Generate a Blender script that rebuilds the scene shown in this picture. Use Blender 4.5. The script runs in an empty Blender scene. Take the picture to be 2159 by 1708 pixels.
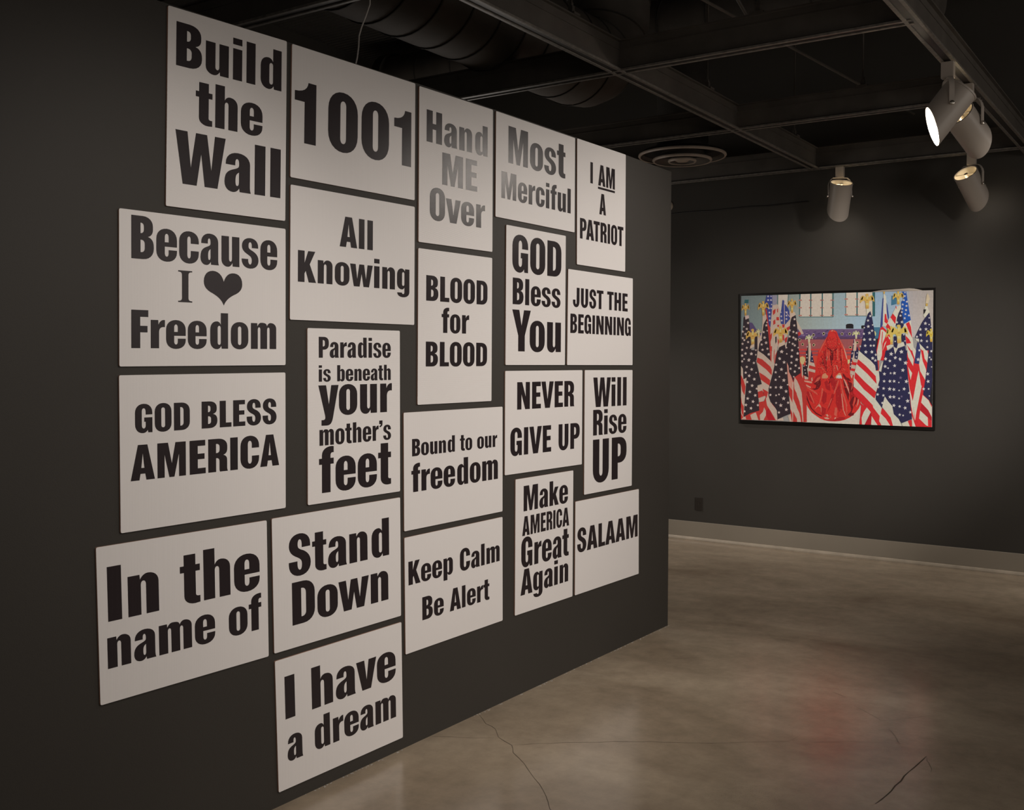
import bpy, bmesh, math, random
from mathutils import Vector, Matrix
from mathutils.geometry import tessellate_polygon
random.seed(4)
SC = bpy.context.scene
COL = SC.collection

# ------------------------------------------------------------------ camera
cam = bpy.data.cameras.new('camera'); cam_o = bpy.data.objects.new('camera', cam); COL.objects.link(cam_o)
FPX, TH, PT, RL, CX, CY = 2189.2, .5984, -.0119, .0063, 1079.5, 792.6
EYE = Vector((0, 0, 1.6))
VD = Vector((math.cos(PT)*math.cos(TH), math.cos(PT)*math.sin(TH), math.sin(PT)))
_r = VD.cross(Vector((0, 0, 1))).normalized(); _u = _r.cross(VD)
VR = _r*math.cos(RL) + _u*math.sin(RL); VU = -_r*math.sin(RL) + _u*math.cos(RL)
cam_o.matrix_world = Matrix(((VR.x, VU.x, -VD.x, EYE.x), (VR.y, VU.y, -VD.y, EYE.y), (VR.z, VU.z, -VD.z, EYE.z), (0, 0, 0, 1)))
cam.sensor_fit = 'HORIZONTAL'; cam.sensor_width = 36; cam.lens = FPX*36/2159
cam.shift_y = (CY-854)/2159; cam.shift_x = 0
cam.clip_start = .05; cam.clip_end = 60
SC.camera = cam_o

# ------------------------------------------------------------------ world, exposure
world = bpy.data.worlds.new('world'); SC.world = world; world.use_nodes = True
bg = world.node_tree.nodes['Background']; bg.inputs[0].default_value = (1, .93, .85, 1); bg.inputs[1].default_value = .02
SC.view_settings.view_transform = 'Standard'; SC.view_settings.look = 'None'
SC.view_settings.gamma = 1; SC.view_settings.use_curve_mapping = False
SC.view_settings.exposure = 0.0

# ------------------------------------------------------------------ gallery lamps beyond the frame (ceiling track spots), plus spots added for the floor strip
def spot(loc, aim, power, size=60, blend=.6, radius=.05, color=(1, .912, .83), name='unseen_spot'):
    l = bpy.data.lights.new(name, 'SPOT'); l.energy = power; l.spot_size = math.radians(size); l.spot_blend = blend
    l.shadow_soft_size = radius; l.color = color
    o = bpy.data.objects.new(name, l); COL.objects.link(o); o.location = loc
    o.rotation_euler = (Vector(aim)-Vector(loc)).to_track_quat('-Z', 'Y').to_euler()
    return o
GLIGHTS = [
    # loc, aim, power, size, blend
    ((2.6, 1.0, 2.95), (1.9, 2.78, 1.05), 44, 78, .95),
    ((2.2, -.36, 2.95), (2.7, 2.78, .95), 82, 66, .95),
    ((3.6, -.9, 2.95), (3.7, 2.78, .95), 115, 58, .95),
    ((5.2, -1.5, 2.98), (5.0, 2.78, .95), 120, 53, .95),
    ((4.2, -1.5, 2.95), (4.3, 2.78, .95), 95, 53, .95),
    ((4.3, -1.5, 2.95), (8.75, 2.72, 1.42), 930, 32, 1, .14),      # towards the photo print
    ((7.85, 5.4, 2.95), (8.2, 3.4, 0), 120, 60, 1),  # added spot behind the partition, brightens the floor strip at the back wall
    ((7.9, -1.7, 2.95), (8.15, 1.7, 0), 210, 50, 1),  # added from the right for the same floor strip
]
for a in GLIGHTS: spot(*a)
# unseen fill lights, added to lift the dark walls, ceiling and beams
def bulb(loc, power, r=.7, color=(1, .912, .83)):
    l = bpy.data.lights.new('fill_light', 'POINT'); l.energy = power; l.shadow_soft_size = r; l.color = color
    o = bpy.data.objects.new('fill_light', l); COL.objects.link(o); o.location = loc
for a in [((1.0, -2.8, 2.2), 60), ((4.5, -3.6, 2.0), 44), ((7.5, -3.2, 2.1), 40), ((-2.0, 1.0, 2.5), 25), ((6.5, 5.2, 2.2), 26), ((5.8, -2.2, 2.6), 34, .6)]: bulb(*a)

# ------------------------------------------------------------------ helpers
MATS = {}
def mat(name, color, rough=.6, spec=.5, metal=0, bump=None, var=None, emit=None, coat=0):
    m = bpy.data.materials.new(name); m.use_nodes = True; nt = m.node_tree; N = nt.nodes; L = nt.links
    p = N['Principled BSDF']; p.inputs['Base Color'].default_value = (*color, 1); p.inputs['Roughness'].default_value = rough
    p.inputs['Specular IOR Level'].default_value = spec; p.inputs['Metallic'].default_value = metal
    p.inputs['Coat Weight'].default_value = coat
    tc = N.new('ShaderNodeTexCoord')
    if var:      # (scale, amount, detail)
        n = N.new('ShaderNodeTexNoise'); n.inputs['Scale'].default_value = var[0]; n.inputs['Detail'].default_value = 5
        L.new(tc.outputs['Object'], n.inputs['Vector'])
        r = N.new('ShaderNodeMapRange'); r.inputs['From Min'].default_value = .3; r.inputs['From Max'].default_value = .7
        r.inputs['To Min'].default_value = 1-var[1]; r.inputs['To Max'].default_value = 1+var[1]
        L.new(n.outputs['Fac'], r.inputs['Value'])
        v = N.new('ShaderNodeVectorMath'); v.operation = 'SCALE'; v.inputs[0].default_value = color
        L.new(r.outputs['Result'], v.inputs['Scale']); L.new(v.outputs['Vector'], p.inputs['Base Color'])
    if bump:     # (kind, scale, strength, distance, axis)
        kind, sc, st, di = bump[:4]
        if kind == 'noise':
            n = N.new('ShaderNodeTexNoise'); n.inputs['Scale'].default_value = sc; n.inputs['Detail'].default_value = 3
            L.new(tc.outputs['Object'], n.inputs['Vector']); out = n.outputs['Fac']
        else:
            n = N.new('ShaderNodeTexWave'); n.wave_type = 'BANDS'; n.bands_direction = bump[4]; n.inputs['Scale'].default_value = sc
            L.new(tc.outputs['Object'], n.inputs['Vector']); out = n.outputs['Fac']
        b = N.new('ShaderNodeBump'); b.inputs['Strength'].default_value = st; b.inputs['Distance'].default_value = di
        L.new(out, b.inputs['Height']); L.new(b.outputs['Normal'], p.inputs['Normal'])
    if emit:
        p.inputs['Emission Color'].default_value = (*emit[0], 1); p.inputs['Emission Strength'].default_value = emit[1]
    MATS[name] = m
    return m

def link(name, me, m=None, parent=None, loc=None):
    o = bpy.data.objects.new(name, me); COL.objects.link(o)
    if m is not None:
        me.materials.append(m)
    if parent is not None: o.parent = parent
    if loc is not None: o.location = loc
    return o
def obj(name, bm, m=None, parent=None, smooth=False, loc=None):
    me = bpy.data.meshes.new(name)
    bm.normal_update()
    if smooth:
        for f in bm.faces: f.smooth = True
    bm.to_mesh(me); bm.free()
    if smooth: me.set_sharp_from_angle(angle=math.radians(35))
    return link(name, me, m, parent, loc)
def thing(name, label, cat, loc=(0, 0, 0), group=None):
    o = bpy.data.objects.new(name, None); COL.objects.link(o); o.location = loc; o.empty_display_size = .1
    o['label'] = label; o['category'] = cat
    if group: o['group'] = group
    return o
def tag(o, label, cat, group=None, kind=None):
    o['label'] = label; o['category'] = cat
    if group: o['group'] = group
    if kind: o['kind'] = kind
    return o
def struct(name, bm, m, parent=None, label=None):
    o = obj(name, bm, m, parent)
    if parent is None:
        o['kind'] = 'structure'
        if label: o['label'] = label
    return o
def box(bm, x0, x1, y0, y1, z0, z1, bev=0):
    r = bmesh.ops.create_cube(bm, size=1)
    for v in r['verts']:
        v.co = Vector(((x0+x1)/2 + v.co.x*(x1-x0), (y0+y1)/2 + v.co.y*(y1-y0), (z0+z1)/2 + v.co.z*(z1-z0)))
    if bev:
        es = list({e for v in r['verts'] for e in v.link_edges})
        bmesh.ops.bevel(bm, geom=es, offset=bev, segments=2, affect='EDGES', profile=.6)
    return bm
def nb(*a, **k): return box(bmesh.new(), *a, **k)
def frame_of(d):
    d = d.normalized(); a = Vector((0, 0, 1)) if abs(d.z) < .9 else Vector((1, 0, 0))
    s = d.cross(a).normalized(); return s, s.cross(d).normalized()
def tube(bm, pts, r, n=10, cap=True):
    pts = [Vector(p) for p in pts]; rings = []
    for i, p in enumerate(pts):
        d = (pts[min(i+1, len(pts)-1)] - pts[max(i-1, 0)])
        s, t = frame_of(d)
        if rings:
            ps, pt = last; s = (ps - d.normalized()*ps.dot(d.normalized())).normalized(); t = d.normalized().cross(s)*-1
            if t.dot(pt) < 0: t = -t
        last = (s, t)
        rr = r[i] if isinstance(r, (list, tuple)) else r
        rings.append([bm.verts.new(p + (s*math.cos(2*math.pi*k/n) + t*math.sin(2*math.pi*k/n))*rr) for k in range(n)])
    for a, b in zip(rings, rings[1:]):
        for k in range(n): bm.faces.new((a[k], a[(k+1) % n], b[(k+1) % n], b[k]))
    if cap:
        bm.faces.new(rings[0][::-1]); bm.faces.new(rings[-1])
    bmesh.ops.recalc_face_normals(bm, faces=bm.faces)
    return bm
def lathe(bm, prof, o, ax, n=32, close=False):
    """surface of revolution: prof = [(dist along ax, radius)]"""
    o = Vector(o); ax = Vector(ax).normalized(); s, t = frame_of(ax); rings = []
    for h, r in prof:
        rings.append([bm.verts.new(o + ax*h + (s*math.cos(2*math.pi*k/n) + t*math.sin(2*math.pi*k/n))*max(r, 1e-5)) for k in range(n)])
    prs = list(zip(rings, rings[1:])) + ([(rings[-1], rings[0])] if close else [])
    for a, b in prs:
        for k in range(n): bm.faces.new((a[k], a[(k+1) % n], b[(k+1) % n], b[k]))
    bmesh.ops.remove_doubles(bm, verts=bm.verts, dist=1e-5)
    bmesh.ops.recalc_face_normals(bm, faces=bm.faces)
    return bm
def pray(x, y):
    return VD + VR*((x-CX)/FPX) - VU*((y-CY)/FPX)
def hit(x, y, ax, v):      # where a line of sight meets a plane of the room
    q = pray(x, y); return EYE + q*((v-EYE[ax])/q[ax])

# ------------------------------------------------------------------ materials
M_WALL = mat('charcoal_wall_paint', (.037, .033, .028), .62, .35, bump=('noise', 260, .25, .0015), var=(1.5, .05))
M_WALL2 = mat('charcoal_back_wall_paint', (.052, .048, .042), .66, .3, bump=('noise', 260, .25, .0015), var=(1.5, .05))
M_VOID = mat('black_ceiling_paint', (.040, .036, .031), .75, .3, bump=('noise', 40, .4, .004), var=(4, .25))
M_DECK = mat('black_metal_deck', (.050, .046, .040), .7, .3, bump=('wave', 5.5, .9, .03, 'X'), var=(3, .2))
M_BEAM = mat('dark_beam_paint', (.085, .075, .064), .5, .45, bump=('noise', 90, .2, .002), var=(6, .18))
M_RAIL = mat('worn_black_rail', (.15, .137, .12), .45, .5, var=(30, .35))
M_DUCT = mat('painted_duct', (.075, .065, .055), .75, .5, bump=('noise', 25, .2, .004), var=(5, .2))
M_DIFF = mat('diffuser_paint', (.34, .28, .23), .45, .5, var=(8, .2))
M_BASE = mat('taupe_baseboard', (.30, .265, .215), .5, .4, bump=('noise', 120, .15, .001), var=(2, .05))
M_SHOE = mat('pale_shoe_mould', (.42, .36, .285), .4, .5, var=(9, .15))
M_BOARD_H = mat('white_fluted_board', (.78, .752, .74), .5, .45, bump=('wave', 78, .25, .0006, 'Z'))
M_BOARD_V = mat('white_fluted_board_upright', (.78, .752, .74), .5, .45, bump=('wave', 78, .2, .0006, 'X'))
M_INK_H = mat('black_ink', (.024, .0175, .0195), .31, .26, bump=('wave', 78, .10, .0008, 'Z'))
M_INK_V = mat('black_ink_upright', (.024, .0175, .0195), .31, .26, bump=('wave', 78, .07, .0008, 'X'))
M_FLUTE = mat('board_edge', (.42, .24, .17), .6, .4)
M_LAMP = mat('grey_lamp_enamel', (.42, .375, .33), .4, .5, bump=('noise', 300, .1, .0006))
M_LAMPIN = mat('cream_lamp_inside', (.72, .66, .54), .5, .4)
M_STEEL = mat('bright_steel', (.6, .56, .5), .3, .5, metal=1)
M_BLK = mat('black_plastic', (.015, .013, .012), .45, .5)
M_GLOSSBLK = mat('gloss_black_panel', (.008, .007, .006), .3, .5)
M_LENS = mat('lit_lens', (.9, .85, .75), .3, .5, emit=((1, .92, .84), 16))
M_LENS2 = mat('lit_reflector', (.9, .85, .75), .3, .5, emit=((1, .86, .66), 3))
M_PALE = mat('pale_plastic', (.55, .47, .38), .45, .5)
M_WIRE = mat('pale_wire', (.42, .39, .36), .4, .5)
M_CRACK = mat('floor_crack', (.10, .078, .058), .8, .2)
M_CHIP = mat('pale_paint_chips', (.45, .42, .38), .7, .3)
M_OUT = mat('brown_black_outlet', (.034, .029, .025), .35, .5)

def floor_mat():
    m = bpy.data.materials.new('polished_concrete'); m.use_nodes = True; nt = m.node_tree; N = nt.nodes; L = nt.links
    p = N['Principled BSDF']; tc = N.new('ShaderNodeTexCoord')
    def noise(sc, det, rough=.5, dist=0, vec=None):
        n = N.new('ShaderNodeTexNoise'); n.inputs['Scale'].default_value = sc; n.inputs['Detail'].default_value = det
        n.inputs['Roughness'].default_value = rough; n.inputs['Distortion'].default_value = dist
        L.new(vec or tc.outputs['Object'], n.inputs['Vector']); return n.outputs['Fac']
    mp = N.new('ShaderNodeMapping'); mp.inputs['Scale'].default_value = (1, .55, 1); mp.inputs['Rotation'].default_value = (0, 0, .6)
    L.new(tc.outputs['Object'], mp.inputs['Vector'])
    r1 = N.new('ShaderNodeValToRGB'); e = r1.color_ramp.elements
    e[0].position = .32; e[0].color = (.25, .190, .130, 1); e[1].position = .68; e[1].color = (.45, .365, .265, 1)
    L.new(noise(1.5, 6, .55, .6, mp.outputs['Vector']), r1.inputs['Fac'])
    r2 = N.new('ShaderNodeMapRange'); r2.inputs['From Min'].default_value = .35; r2.inputs['From Max'].default_value = .65
    r2.inputs['To Min'].default_value = .88; r2.inputs['To Max'].default_value = 1.1
    L.new(noise(9, 8, .7), r2.inputs['Value'])
    # fine aggregate specks
    vo = N.new('ShaderNodeTexVoronoi'); vo.inputs['Scale'].default_value = 160; L.new(tc.outputs['Object'], vo.inputs['Vector'])
    sp = N.new('ShaderNodeMapRange'); sp.inputs['From Min'].default_value = .10; sp.inputs['From Max'].default_value = .22
    sp.inputs['To Min'].default_value = .45; sp.inputs['To Max'].default_value = 1; L.new(vo.outputs['Distance'], sp.inputs['Value'])
    msk = N.new('ShaderNodeMapRange'); msk.inputs['From Min'].default_value = .60; msk.inputs['From Max'].default_value = .68
    L.new(noise(2.3, 3), msk.inputs['Value'])
    mx = N.new('ShaderNodeMix'); mx.data_type = 'FLOAT'; L.new(msk.outputs[0], mx.inputs[0]); mx.inputs[2].default_value = 1; L.new(sp.outputs[0], mx.inputs[3])
    mul = N.new('ShaderNodeMath'); mul.operation = 'MULTIPLY'; L.new(r2.outputs[0], mul.inputs[0]); L.new(mx.outputs[0], mul.inputs[1])
    v = N.new('ShaderNodeVectorMath'); v.operation = 'SCALE'; L.new(r1.outputs['Color'], v.inputs[0]); L.new(mul.outputs[0], v.inputs['Scale'])
    L.new(v.outputs['Vector'], p.inputs['Base Color'])
    rr = N.new('ShaderNodeMapRange'); rr.inputs['To Min'].default_value = .15; rr.inputs['To Max'].default_value = .27
    L.new(noise(3.1, 5, .6, .3), rr.inputs['Value']); L.new(rr.outputs[0], p.inputs['Roughness'])
    p.inputs['Specular IOR Level'].default_value = 1.0
    b = N.new('ShaderNodeBump'); b.inputs['Strength'].default_value = .12; b.inputs['Distance'].default_value = .004
    L.new(noise(14, 4), b.inputs['Height']); L.new(b.outputs['Normal'], p.inputs['Normal'])
    return m
M_FLOOR = floor_mat()

# ------------------------------------------------------------------ setting
YW, XE, XB = 2.78, 5.79, 8.75
struct('floor', nb(-3.5, XB+.15, -5, 7, -.12, 0), M_FLOOR)
struct('wall_back', nb(XB, XB+.15, -5, 7, 0, 4.8), M_WALL2)
struct('wall_right', nb(-3.5, XB, -5.15, -5, 0, 4.8), M_WALL2)
struct('wall_front', nb(-3.65, -3.5, -5, 7, 0, 4.8), M_WALL2)
struct('wall_far_left', nb(-3.5, XB, 7, 7.15, 0, 4.8), M_WALL2)
struct('ceiling', nb(-3.65, XB+.15, -5.15, 7.15, 4.6, 4.75), M_DECK)
# the free-standing partition (its top edge sags slightly towards the near end)
bm = bmesh.new(); prof = [(-2.0, 2.70), (1.2, 2.725), (2.12, 2.738), (3.3, 2.765), (4.3, 2.775), (5.2, 2.779), (XE, 2.776)]
lo = [[bm.verts.new((x, y, 0)) for x, z in prof] for y in (YW, YW+.16)]
hi = [[bm.verts.new((x, y, z)) for x, z in prof] for y in (YW, YW+.16)]
for i in range(len(prof)-1):
    bm.faces.new((lo[0][i], lo[0][i+1], hi[0][i+1], hi[0][i])); bm.faces.new((lo[1][i+1], lo[1][i], hi[1][i], hi[1][i+1]))
    bm.faces.new((hi[0][i], hi[0][i+1], hi[1][i+1], hi[1][i]))
bm.faces.new((lo[0][-1], lo[1][-1], hi[1][-1], hi[0][-1])); bm.faces.new((lo[1][0], lo[0][0], hi[0][0], hi[1][0]))
struct('wall_left', bm, M_WALL)
# back-wall baseboard with its shoe moulding
bb = struct('baseboard_back', nb(XB-.014, XB, -5, 7, .03, .170, bev=.003), M_BASE)
bm = bmesh.new(); pr = [(0, 0), (-.030, 0), (-.030, .012), (-.024, .024), (-.012, .032), (0, .034)]
for y in (-5, 7):
    for dx, z in pr: bm.verts.new((XB+dx, y, z))
bm.verts.ensure_lookup_table(); n = len(pr)
for i in range(n-1): bm.faces.new((bm.verts[i], bm.verts[i+1], bm.verts[n+i+1], bm.verts[n+i]))
bm.faces.new(bm.verts[:n]); bm.faces.new(bm.verts[n:][::-1]); bmesh.ops.recalc_face_normals(bm, faces=bm.faces)
obj('shoe_moulding', bm, M_SHOE, bb)['label'] = 'paler rounded moulding strip along the foot'

# ------------------------------------------------------------------ heavy condensed letters, drawn as outlines
def pill(x0, x1, y0, y1, ry):
    xm = (x0+x1)/2
    return [('M', xm, y1), ('h', x1, y1-ry), ('L', x1, y0+ry), ('v', xm, y0), ('h', x0, y0+ry), ('L', x0, y1-ry), ('v', xm, y1)]
def poly(*p): return [('M', *p[0])] + [('L', *q) for q in p[1:]]
def rect(x0, x1, y0, y1): return poly((x0, y0), (x1, y0), (x1, y1), (x0, y1))
def mirror(cs, ax=None, ay=None):
    out = []
    for c in cs:
        d = []
        for k in c:
            v = list(k[1:])
            for i in range(0, len(v), 2):
                if ax is not None: v[i] = ax-v[i]
                if ay is not None: v[i+1] = ay-v[i+1]
            d.append((k[0], *v))
        out.append(d)
    return out
def ess(x0, x1, y0, y1, s, t, tu, tl):
    """letter S; tu/tl heights of the terminals"""
    h = y1-y0; Y = lambda f: y0+f*h; xm = (x0+x1)/2; a = x0+s; b = x1-s
    return [[('M', x1-1, Y(tu)), ('L', x1-1, Y(.73)), ('v', xm, y1), ('h', x0+.8, Y(.73)),
             ('C', x0+.8, Y(.60), x0+7, Y(.53), x0+16, Y(.47)), ('C', b-3, Y(.40), b, Y(.37), b, Y(.27)),
             ('v', xm, y0+t), ('h', a-1, Y(.28)), ('L', a-1, Y(tl)), ('L', x0, Y(tl)), ('L', x0, Y(.29)), ('v', xm, y0), ('h', x1, Y(.28)),
             ('C', x1, Y(.44), x1-8, Y(.52), x1-17, Y(.58)), ('C', a+2, Y(.64), a, Y(.66), a, Y(.74)),
             ('v', xm, y1-t), ('h', b, Y(.74)), ('L', b, Y(tu))]]
def glyph(ch, S):
    s = S; S = S+.8; a = 5+S; al = 5+s; T = 16.5; t = 13; o = 1.5
    xh = 75
    if ch == 'I': return [rect(5, a, 0, 100)], a+5
    if ch == 'l': return [rect(5, al, 0, 100)], al+5
    if ch == 'i': return [rect(5, al, 0, xh), rect(5, al, 84.5, 100)], al+5
    if ch == 'H': x = a+12; return [poly((5, 0), (5, 100), (a, 100), (a, 60), (x, 60), (x, 100), (x+S, 100), (x+S, 0), (x, 0), (x, 42), (a, 42), (a, 0))], x+S+5
    if ch == 'E': return [poly((5, 0), (5, 100), (a+20.5, 100), (a+20.5, 83), (a, 83), (a, 60), (a+18.5, 60), (a+18.5, 43.5), (a, 43.5), (a, 17), (a+21.5, 17), (a+21.5, 0))], a+23.5
    if ch == 'F': return [poly((5, 0), (5, 100), (a+20, 100), (a+20, 82), (a, 82), (a, 58.5), (a+18, 58.5), (a+18, 41.5), (a, 41.5), (a, 0))], a+21
    if ch == 'L': return [poly((5, 0), (5, 100), (a, 100), (a, 17), (a+19, 17), (a+19, 0))], a+20
    if ch == 'T': c = 24.5; return [poly((c-S/2, 0), (c-S/2, 83), (1, 83), (1, 100), (48, 100), (48, 83), (c+S/2, 83), (c+S/2, 0))], 49
    if ch in 'OQ': return [pill(3, 3+2*S+12, -o, 100+o, 30), pill(3+S, 15+S, T-2, 100-T+2, 8)], 2*S+18
    if ch == '0': return [pill(3, 3+2*S+10.5, -o, 100+o, 33), pill(3+S, 13.5+S, T-3, 100-T+3, 9)], 2*S+17
    if ch == '1': return [[('M', 42, 0), ('L', 42, 101), ('L', 27, 101), ('C', 26, 91, 19, 84, 2, 83.5), ('L', 2, 68), ('L', 42-S, 68), ('L', 42-S, 0)]], 47
    if ch == 'D':
        x = a+11+S
        return [[('M', 5, 0), ('L', 5, 100), ('L', a+5, 100), ('h', x, 70), ('L', x, 30), ('v', a+5, 0)],
                [('M', a, T), ('L', a, 100-T), ('L', a+2, 100-T), ('h', x-S, 72), ('L', x-S, 28), ('v', a+2, T)]], x+3
    if ch == 'B':
        u = a+8+S; w = a+10+S
        return [[('M', 5, 0), ('L', 5, 100), ('L', a+5, 100), ('h', u, 77), ('L', u, 71), ('C', u, 61, u-4, 55, u-12, 52.5),
                 ('C', w-5, 50, w, 43, w, 30), ('L', w, 26), ('v', a+6, 0)],
                [('M', a, 60), ('L', a, 84), ('L', a+1, 84), ('h', u-S, 76), ('L', u-S, 69), ('v', a+1, 60)],
                [('M', a, 16), ('L', a, 44.5), ('L', a+2, 44.5), ('h', w-S, 35), ('L', w-S, 26), ('v', a+2, 16)]], w+3
    if ch == 'P':
        x = a+10+S
        return [[('M', 5, 0), ('L', 5, 100), ('L', a+6, 100), ('h', x, 75), ('L', x, 64), ('v', a+6, 38.5), ('L', a, 38.5), ('L', a, 0)],
                [('M', a, 54), ('L', a, 84.5), ('L', a+2, 84.5), ('h', x-S, 74), ('L', x-S, 64), ('v', a+2, 54)]], x+2
    if ch == 'R':
        x = a+10+S
        return [[('M', 5, 0), ('L', 5, 100), ('L', a+6, 100), ('h', x, 77), ('L', x, 69), ('C', x, 59, x-3, 53, x-11, 50),
                 ('C', x-3, 47, x-.5, 42, x-.5, 34), ('L', x-.5, 14), ('C', x-.5, 7, x, 3, x+2, 0), ('L', x-S+1, 0),
                 ('C', x-S-1, 4, x-S-.5, 9, x-S-.5, 14), ('L', x-S-.5, 32), ('v', a+2, 41.5), ('L', a, 41.5), ('L', a, 0)],
                [('M', a, 57), ('L', a, 84.5), ('L', a+2, 84.5), ('h', x-S, 75), ('L', x-S, 67), ('v', a+2, 57)]], x+3.5
    if ch in 'CG':
        b = 3+S; c = b+12; x = c+S; m = (3+x)/2
        top = [('M', m, 100+o), ('h', x, 70), ('L', x, 63), ('L', c, 63), ('L', c, 74), ('v', m, 100-T+2), ('h', b, 74), ('L', b, 26), ('v', m, T-2), ('h', c, 26)]
        if ch == 'C': return [top + [('L', c, 38.5), ('L', x, 38.5), ('L', x, 31), ('v', m, -o), ('h', 3, 30), ('L', 3, 70), ('v', m, 100+o)]], x+3
        return [top + [('L', c, 38), ('L', m+1.5, 38), ('L', m+1.5, 53), ('L', x, 53), ('L', x, 0), ('L', x-13, 0), ('L', x-14.5, 9),
                       ('C', x-18, 1.5, m+3, -o, m-3, -o), ('h', 3, 30), ('L', 3, 70), ('v', m, 100+o)]], x+4.5
    if ch == 'J':
        x = 40; b = x-S; c = b-8; d = c-.85*S
        return [[('M', x, 100), ('L', b, 100), ('L', b, 25), ('v', (b+c)/2, 14.5), ('h', c, 25), ('L', c, 37), ('L', d, 37), ('L', d, 28), ('v', (d+x)/2, -o), ('h', x, 29)]], x+4.5
    if ch == 'K': return [poly((5, 0), (5, 100), (a, 100), (a, 62), (a+11, 100), (a+33, 100), (a+16, 58), (a+36, 0), (a+13, 0), (a+3.5, 36), (a, 28), (a, 0))], a+36
    if ch == 'M': return [poly((5, 0), (5, 100), (32, 100), (41.5, 40), (51, 100), (78, 100), (78, 0), (60, 0), (60, 66), (48, 0), (35, 0), (23, 66), (23, 0))], 83
    if ch == 'N': return [poly((5, 0), (5, 100), (27, 100), (43, 46), (43, 100), (62, 100), (62, 0), (41, 0), (24, 56), (24, 0))], 67
    if ch == 'S': return ess(3, 3+2*S+10, -o, 100+o, S, T-2, .665, .35), 2*S+16
    if ch == 'U':
        b = a+11; x = b+S; m = (5+x)/2
        return [[('M', 5, 100), ('L', a, 100), ('L', a, 25), ('v', m, 14.5), ('h', b, 25), ('L', b, 100), ('L', x, 100), ('L', x, 30), ('v', m, -o), ('h', 5, 30)]], x+5
    if ch == 'V': return [poly((0, 100), (S+.5, 100), (29.5, 32), (58.5-S, 100), (59, 100), (41, 0), (18, 0))], 59
    if ch == 'W': return [poly((0, 100), (20.3, 100), (26.6, 33), (35, 100), (54.5, 100), (62.6, 33), (68.5, 100), (88, 100), (74, 0), (51, 0), (44.4, 61), (37, 0), (13, 0))], 88
    if ch == 'Y': return [poly((0, 100), (S+1, 100), (30, 62), (59-S, 100), (60, 100), (30+S/2, 38), (30+S/2, 0), (30-S/2, 0), (30-S/2, 38))], 60
    if ch == 'A': return [poly((.5, 0), (18.5, 100), (41.5, 100), (59.5, 0), (38.5, 0), (35.8, 18), (24.2, 18), (21.5, 0)), poly((26.3, 34.5), (33.7, 34.5), (30, 76))], 60
    # ---- lower case
    if ch == 'o': return [pill(3, 3+2*s+10, -o, xh+o, 26), pill(3+s, 13+s, t-2, xh-t+2, 7)], 2*s+16
    if ch == 'c':
        b = 3+s; c = b+9; x = c+s; m = (3+x)/2
        return [[('M', m, xh+o), ('h', x, 53), ('L', x, 47), ('L', c, 47), ('L', c, 55), ('v', m, xh-t+2), ('h', b, 55), ('L', b, 20), ('v', m, t-2), ('h', c, 20),
                 ('L', c, 29.5), ('L', x, 29.5), ('L', x, 23), ('v', m, -o), ('h', 3, 24), ('L', 3, 51), ('v', m, xh+o)]], x+2
    if ch == 'e':
        b = 3+s; c = b+9.5; x = c+s; m = (3+x)/2
        return [[('M', x, 34), ('L', x, 50), ('v', m, xh+o), ('h', 3, 51), ('L', 3, 24), ('v', m, -o), ('h', x, 22), ('L', x, 26.5), ('L', c, 26.5), ('L', c, 19),
                 ('v', m, t-2.5), ('h', b, 19), ('L', b, 34)],
                [('M', b, 44.5), ('L', b, 56), ('v', m, xh-t+2.5), ('h', c, 56), ('L', c, 44.5)]], x+2.5
    if ch == 'a':
        l = s-.5; b = 2.5+l; c = b+6.5; x = c+s; m = (3+x)/2
        return [[('M', 4.5, 51.5), ('L', 4.5, 54), ('v', m+.5, xh+o), ('h', x, 56), ('L', x, 13), ('C', x, 7, x+.8, 3, x+2, 0), ('L', c+1.5, 0), ('L', c+.5, 7),
                 ('C', c-2.5, 1, c-7, -o, 18, -o), ('h', 2.5, 17), ('C', 2.5, 33, 8, 38.5, 17, 42.5), ('C', c-2, 46.5, c, 48, c, 53), ('L', c, 56), ('v', c-3.7, 64.5),
                 ('h', c-7.2, 56), ('L', c-7.2, 51.5)],
                [('M', c, 38.5), ('C', c-5, 35, b, 32, b, 22), ('C', b, 15, b+.8, 11.5, b+3, 11.5), ('C', c-1, 11.5, c, 15, c, 20)]], x+4
    if ch in 'bdpq':
        x = al+9+s
        g = [[('M', 5, 0), ('L', 5, 100), ('L', al, 100), ('L', al, 67.5), ('C', al+2.5, 73.5, al+6.5, xh+o, al+11.5, xh+o), ('h', x, 53), ('L', x, 22), ('v', al+11, -o),
              ('C', al+5, -o, al+1.5, 2.5, al-1.5, 8), ('L', al-2.5, 0)], pill(al, al+9, t-2, xh-t+2, 7)]
        if ch == 'b': return g, x+3
        if ch == 'd': return mirror(g, ax=x+3+5-.5), x+7.5
        g[0][1] = ('L', 5, 97); g[0][2] = ('L', al, 97)
        return mirror(g, ay=75), x+3
    if ch == 'g':
        b = 3+s; c = b+9; x = c+s; m = (3+x)/2
        return [[('M', x, xh), ('L', c+2.5, xh), ('L', c+1.5, 67), ('C', c-2, 74, c-6, xh+o, c-11, xh+o), ('h', 3, 52), ('L', 3, 26), ('v', c-10, 2.5), ('C', c-5.5, 2.5, c-2, 5, c, 10),
                 ('L', c, -6), ('v', m, -13.5), ('h', b, -8.5), ('L', 4, -8.5), ('v', m, -25), ('h', x, -5)],
                pill(b, c, t+2.5, xh-t+2, 7)], x+5
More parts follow.
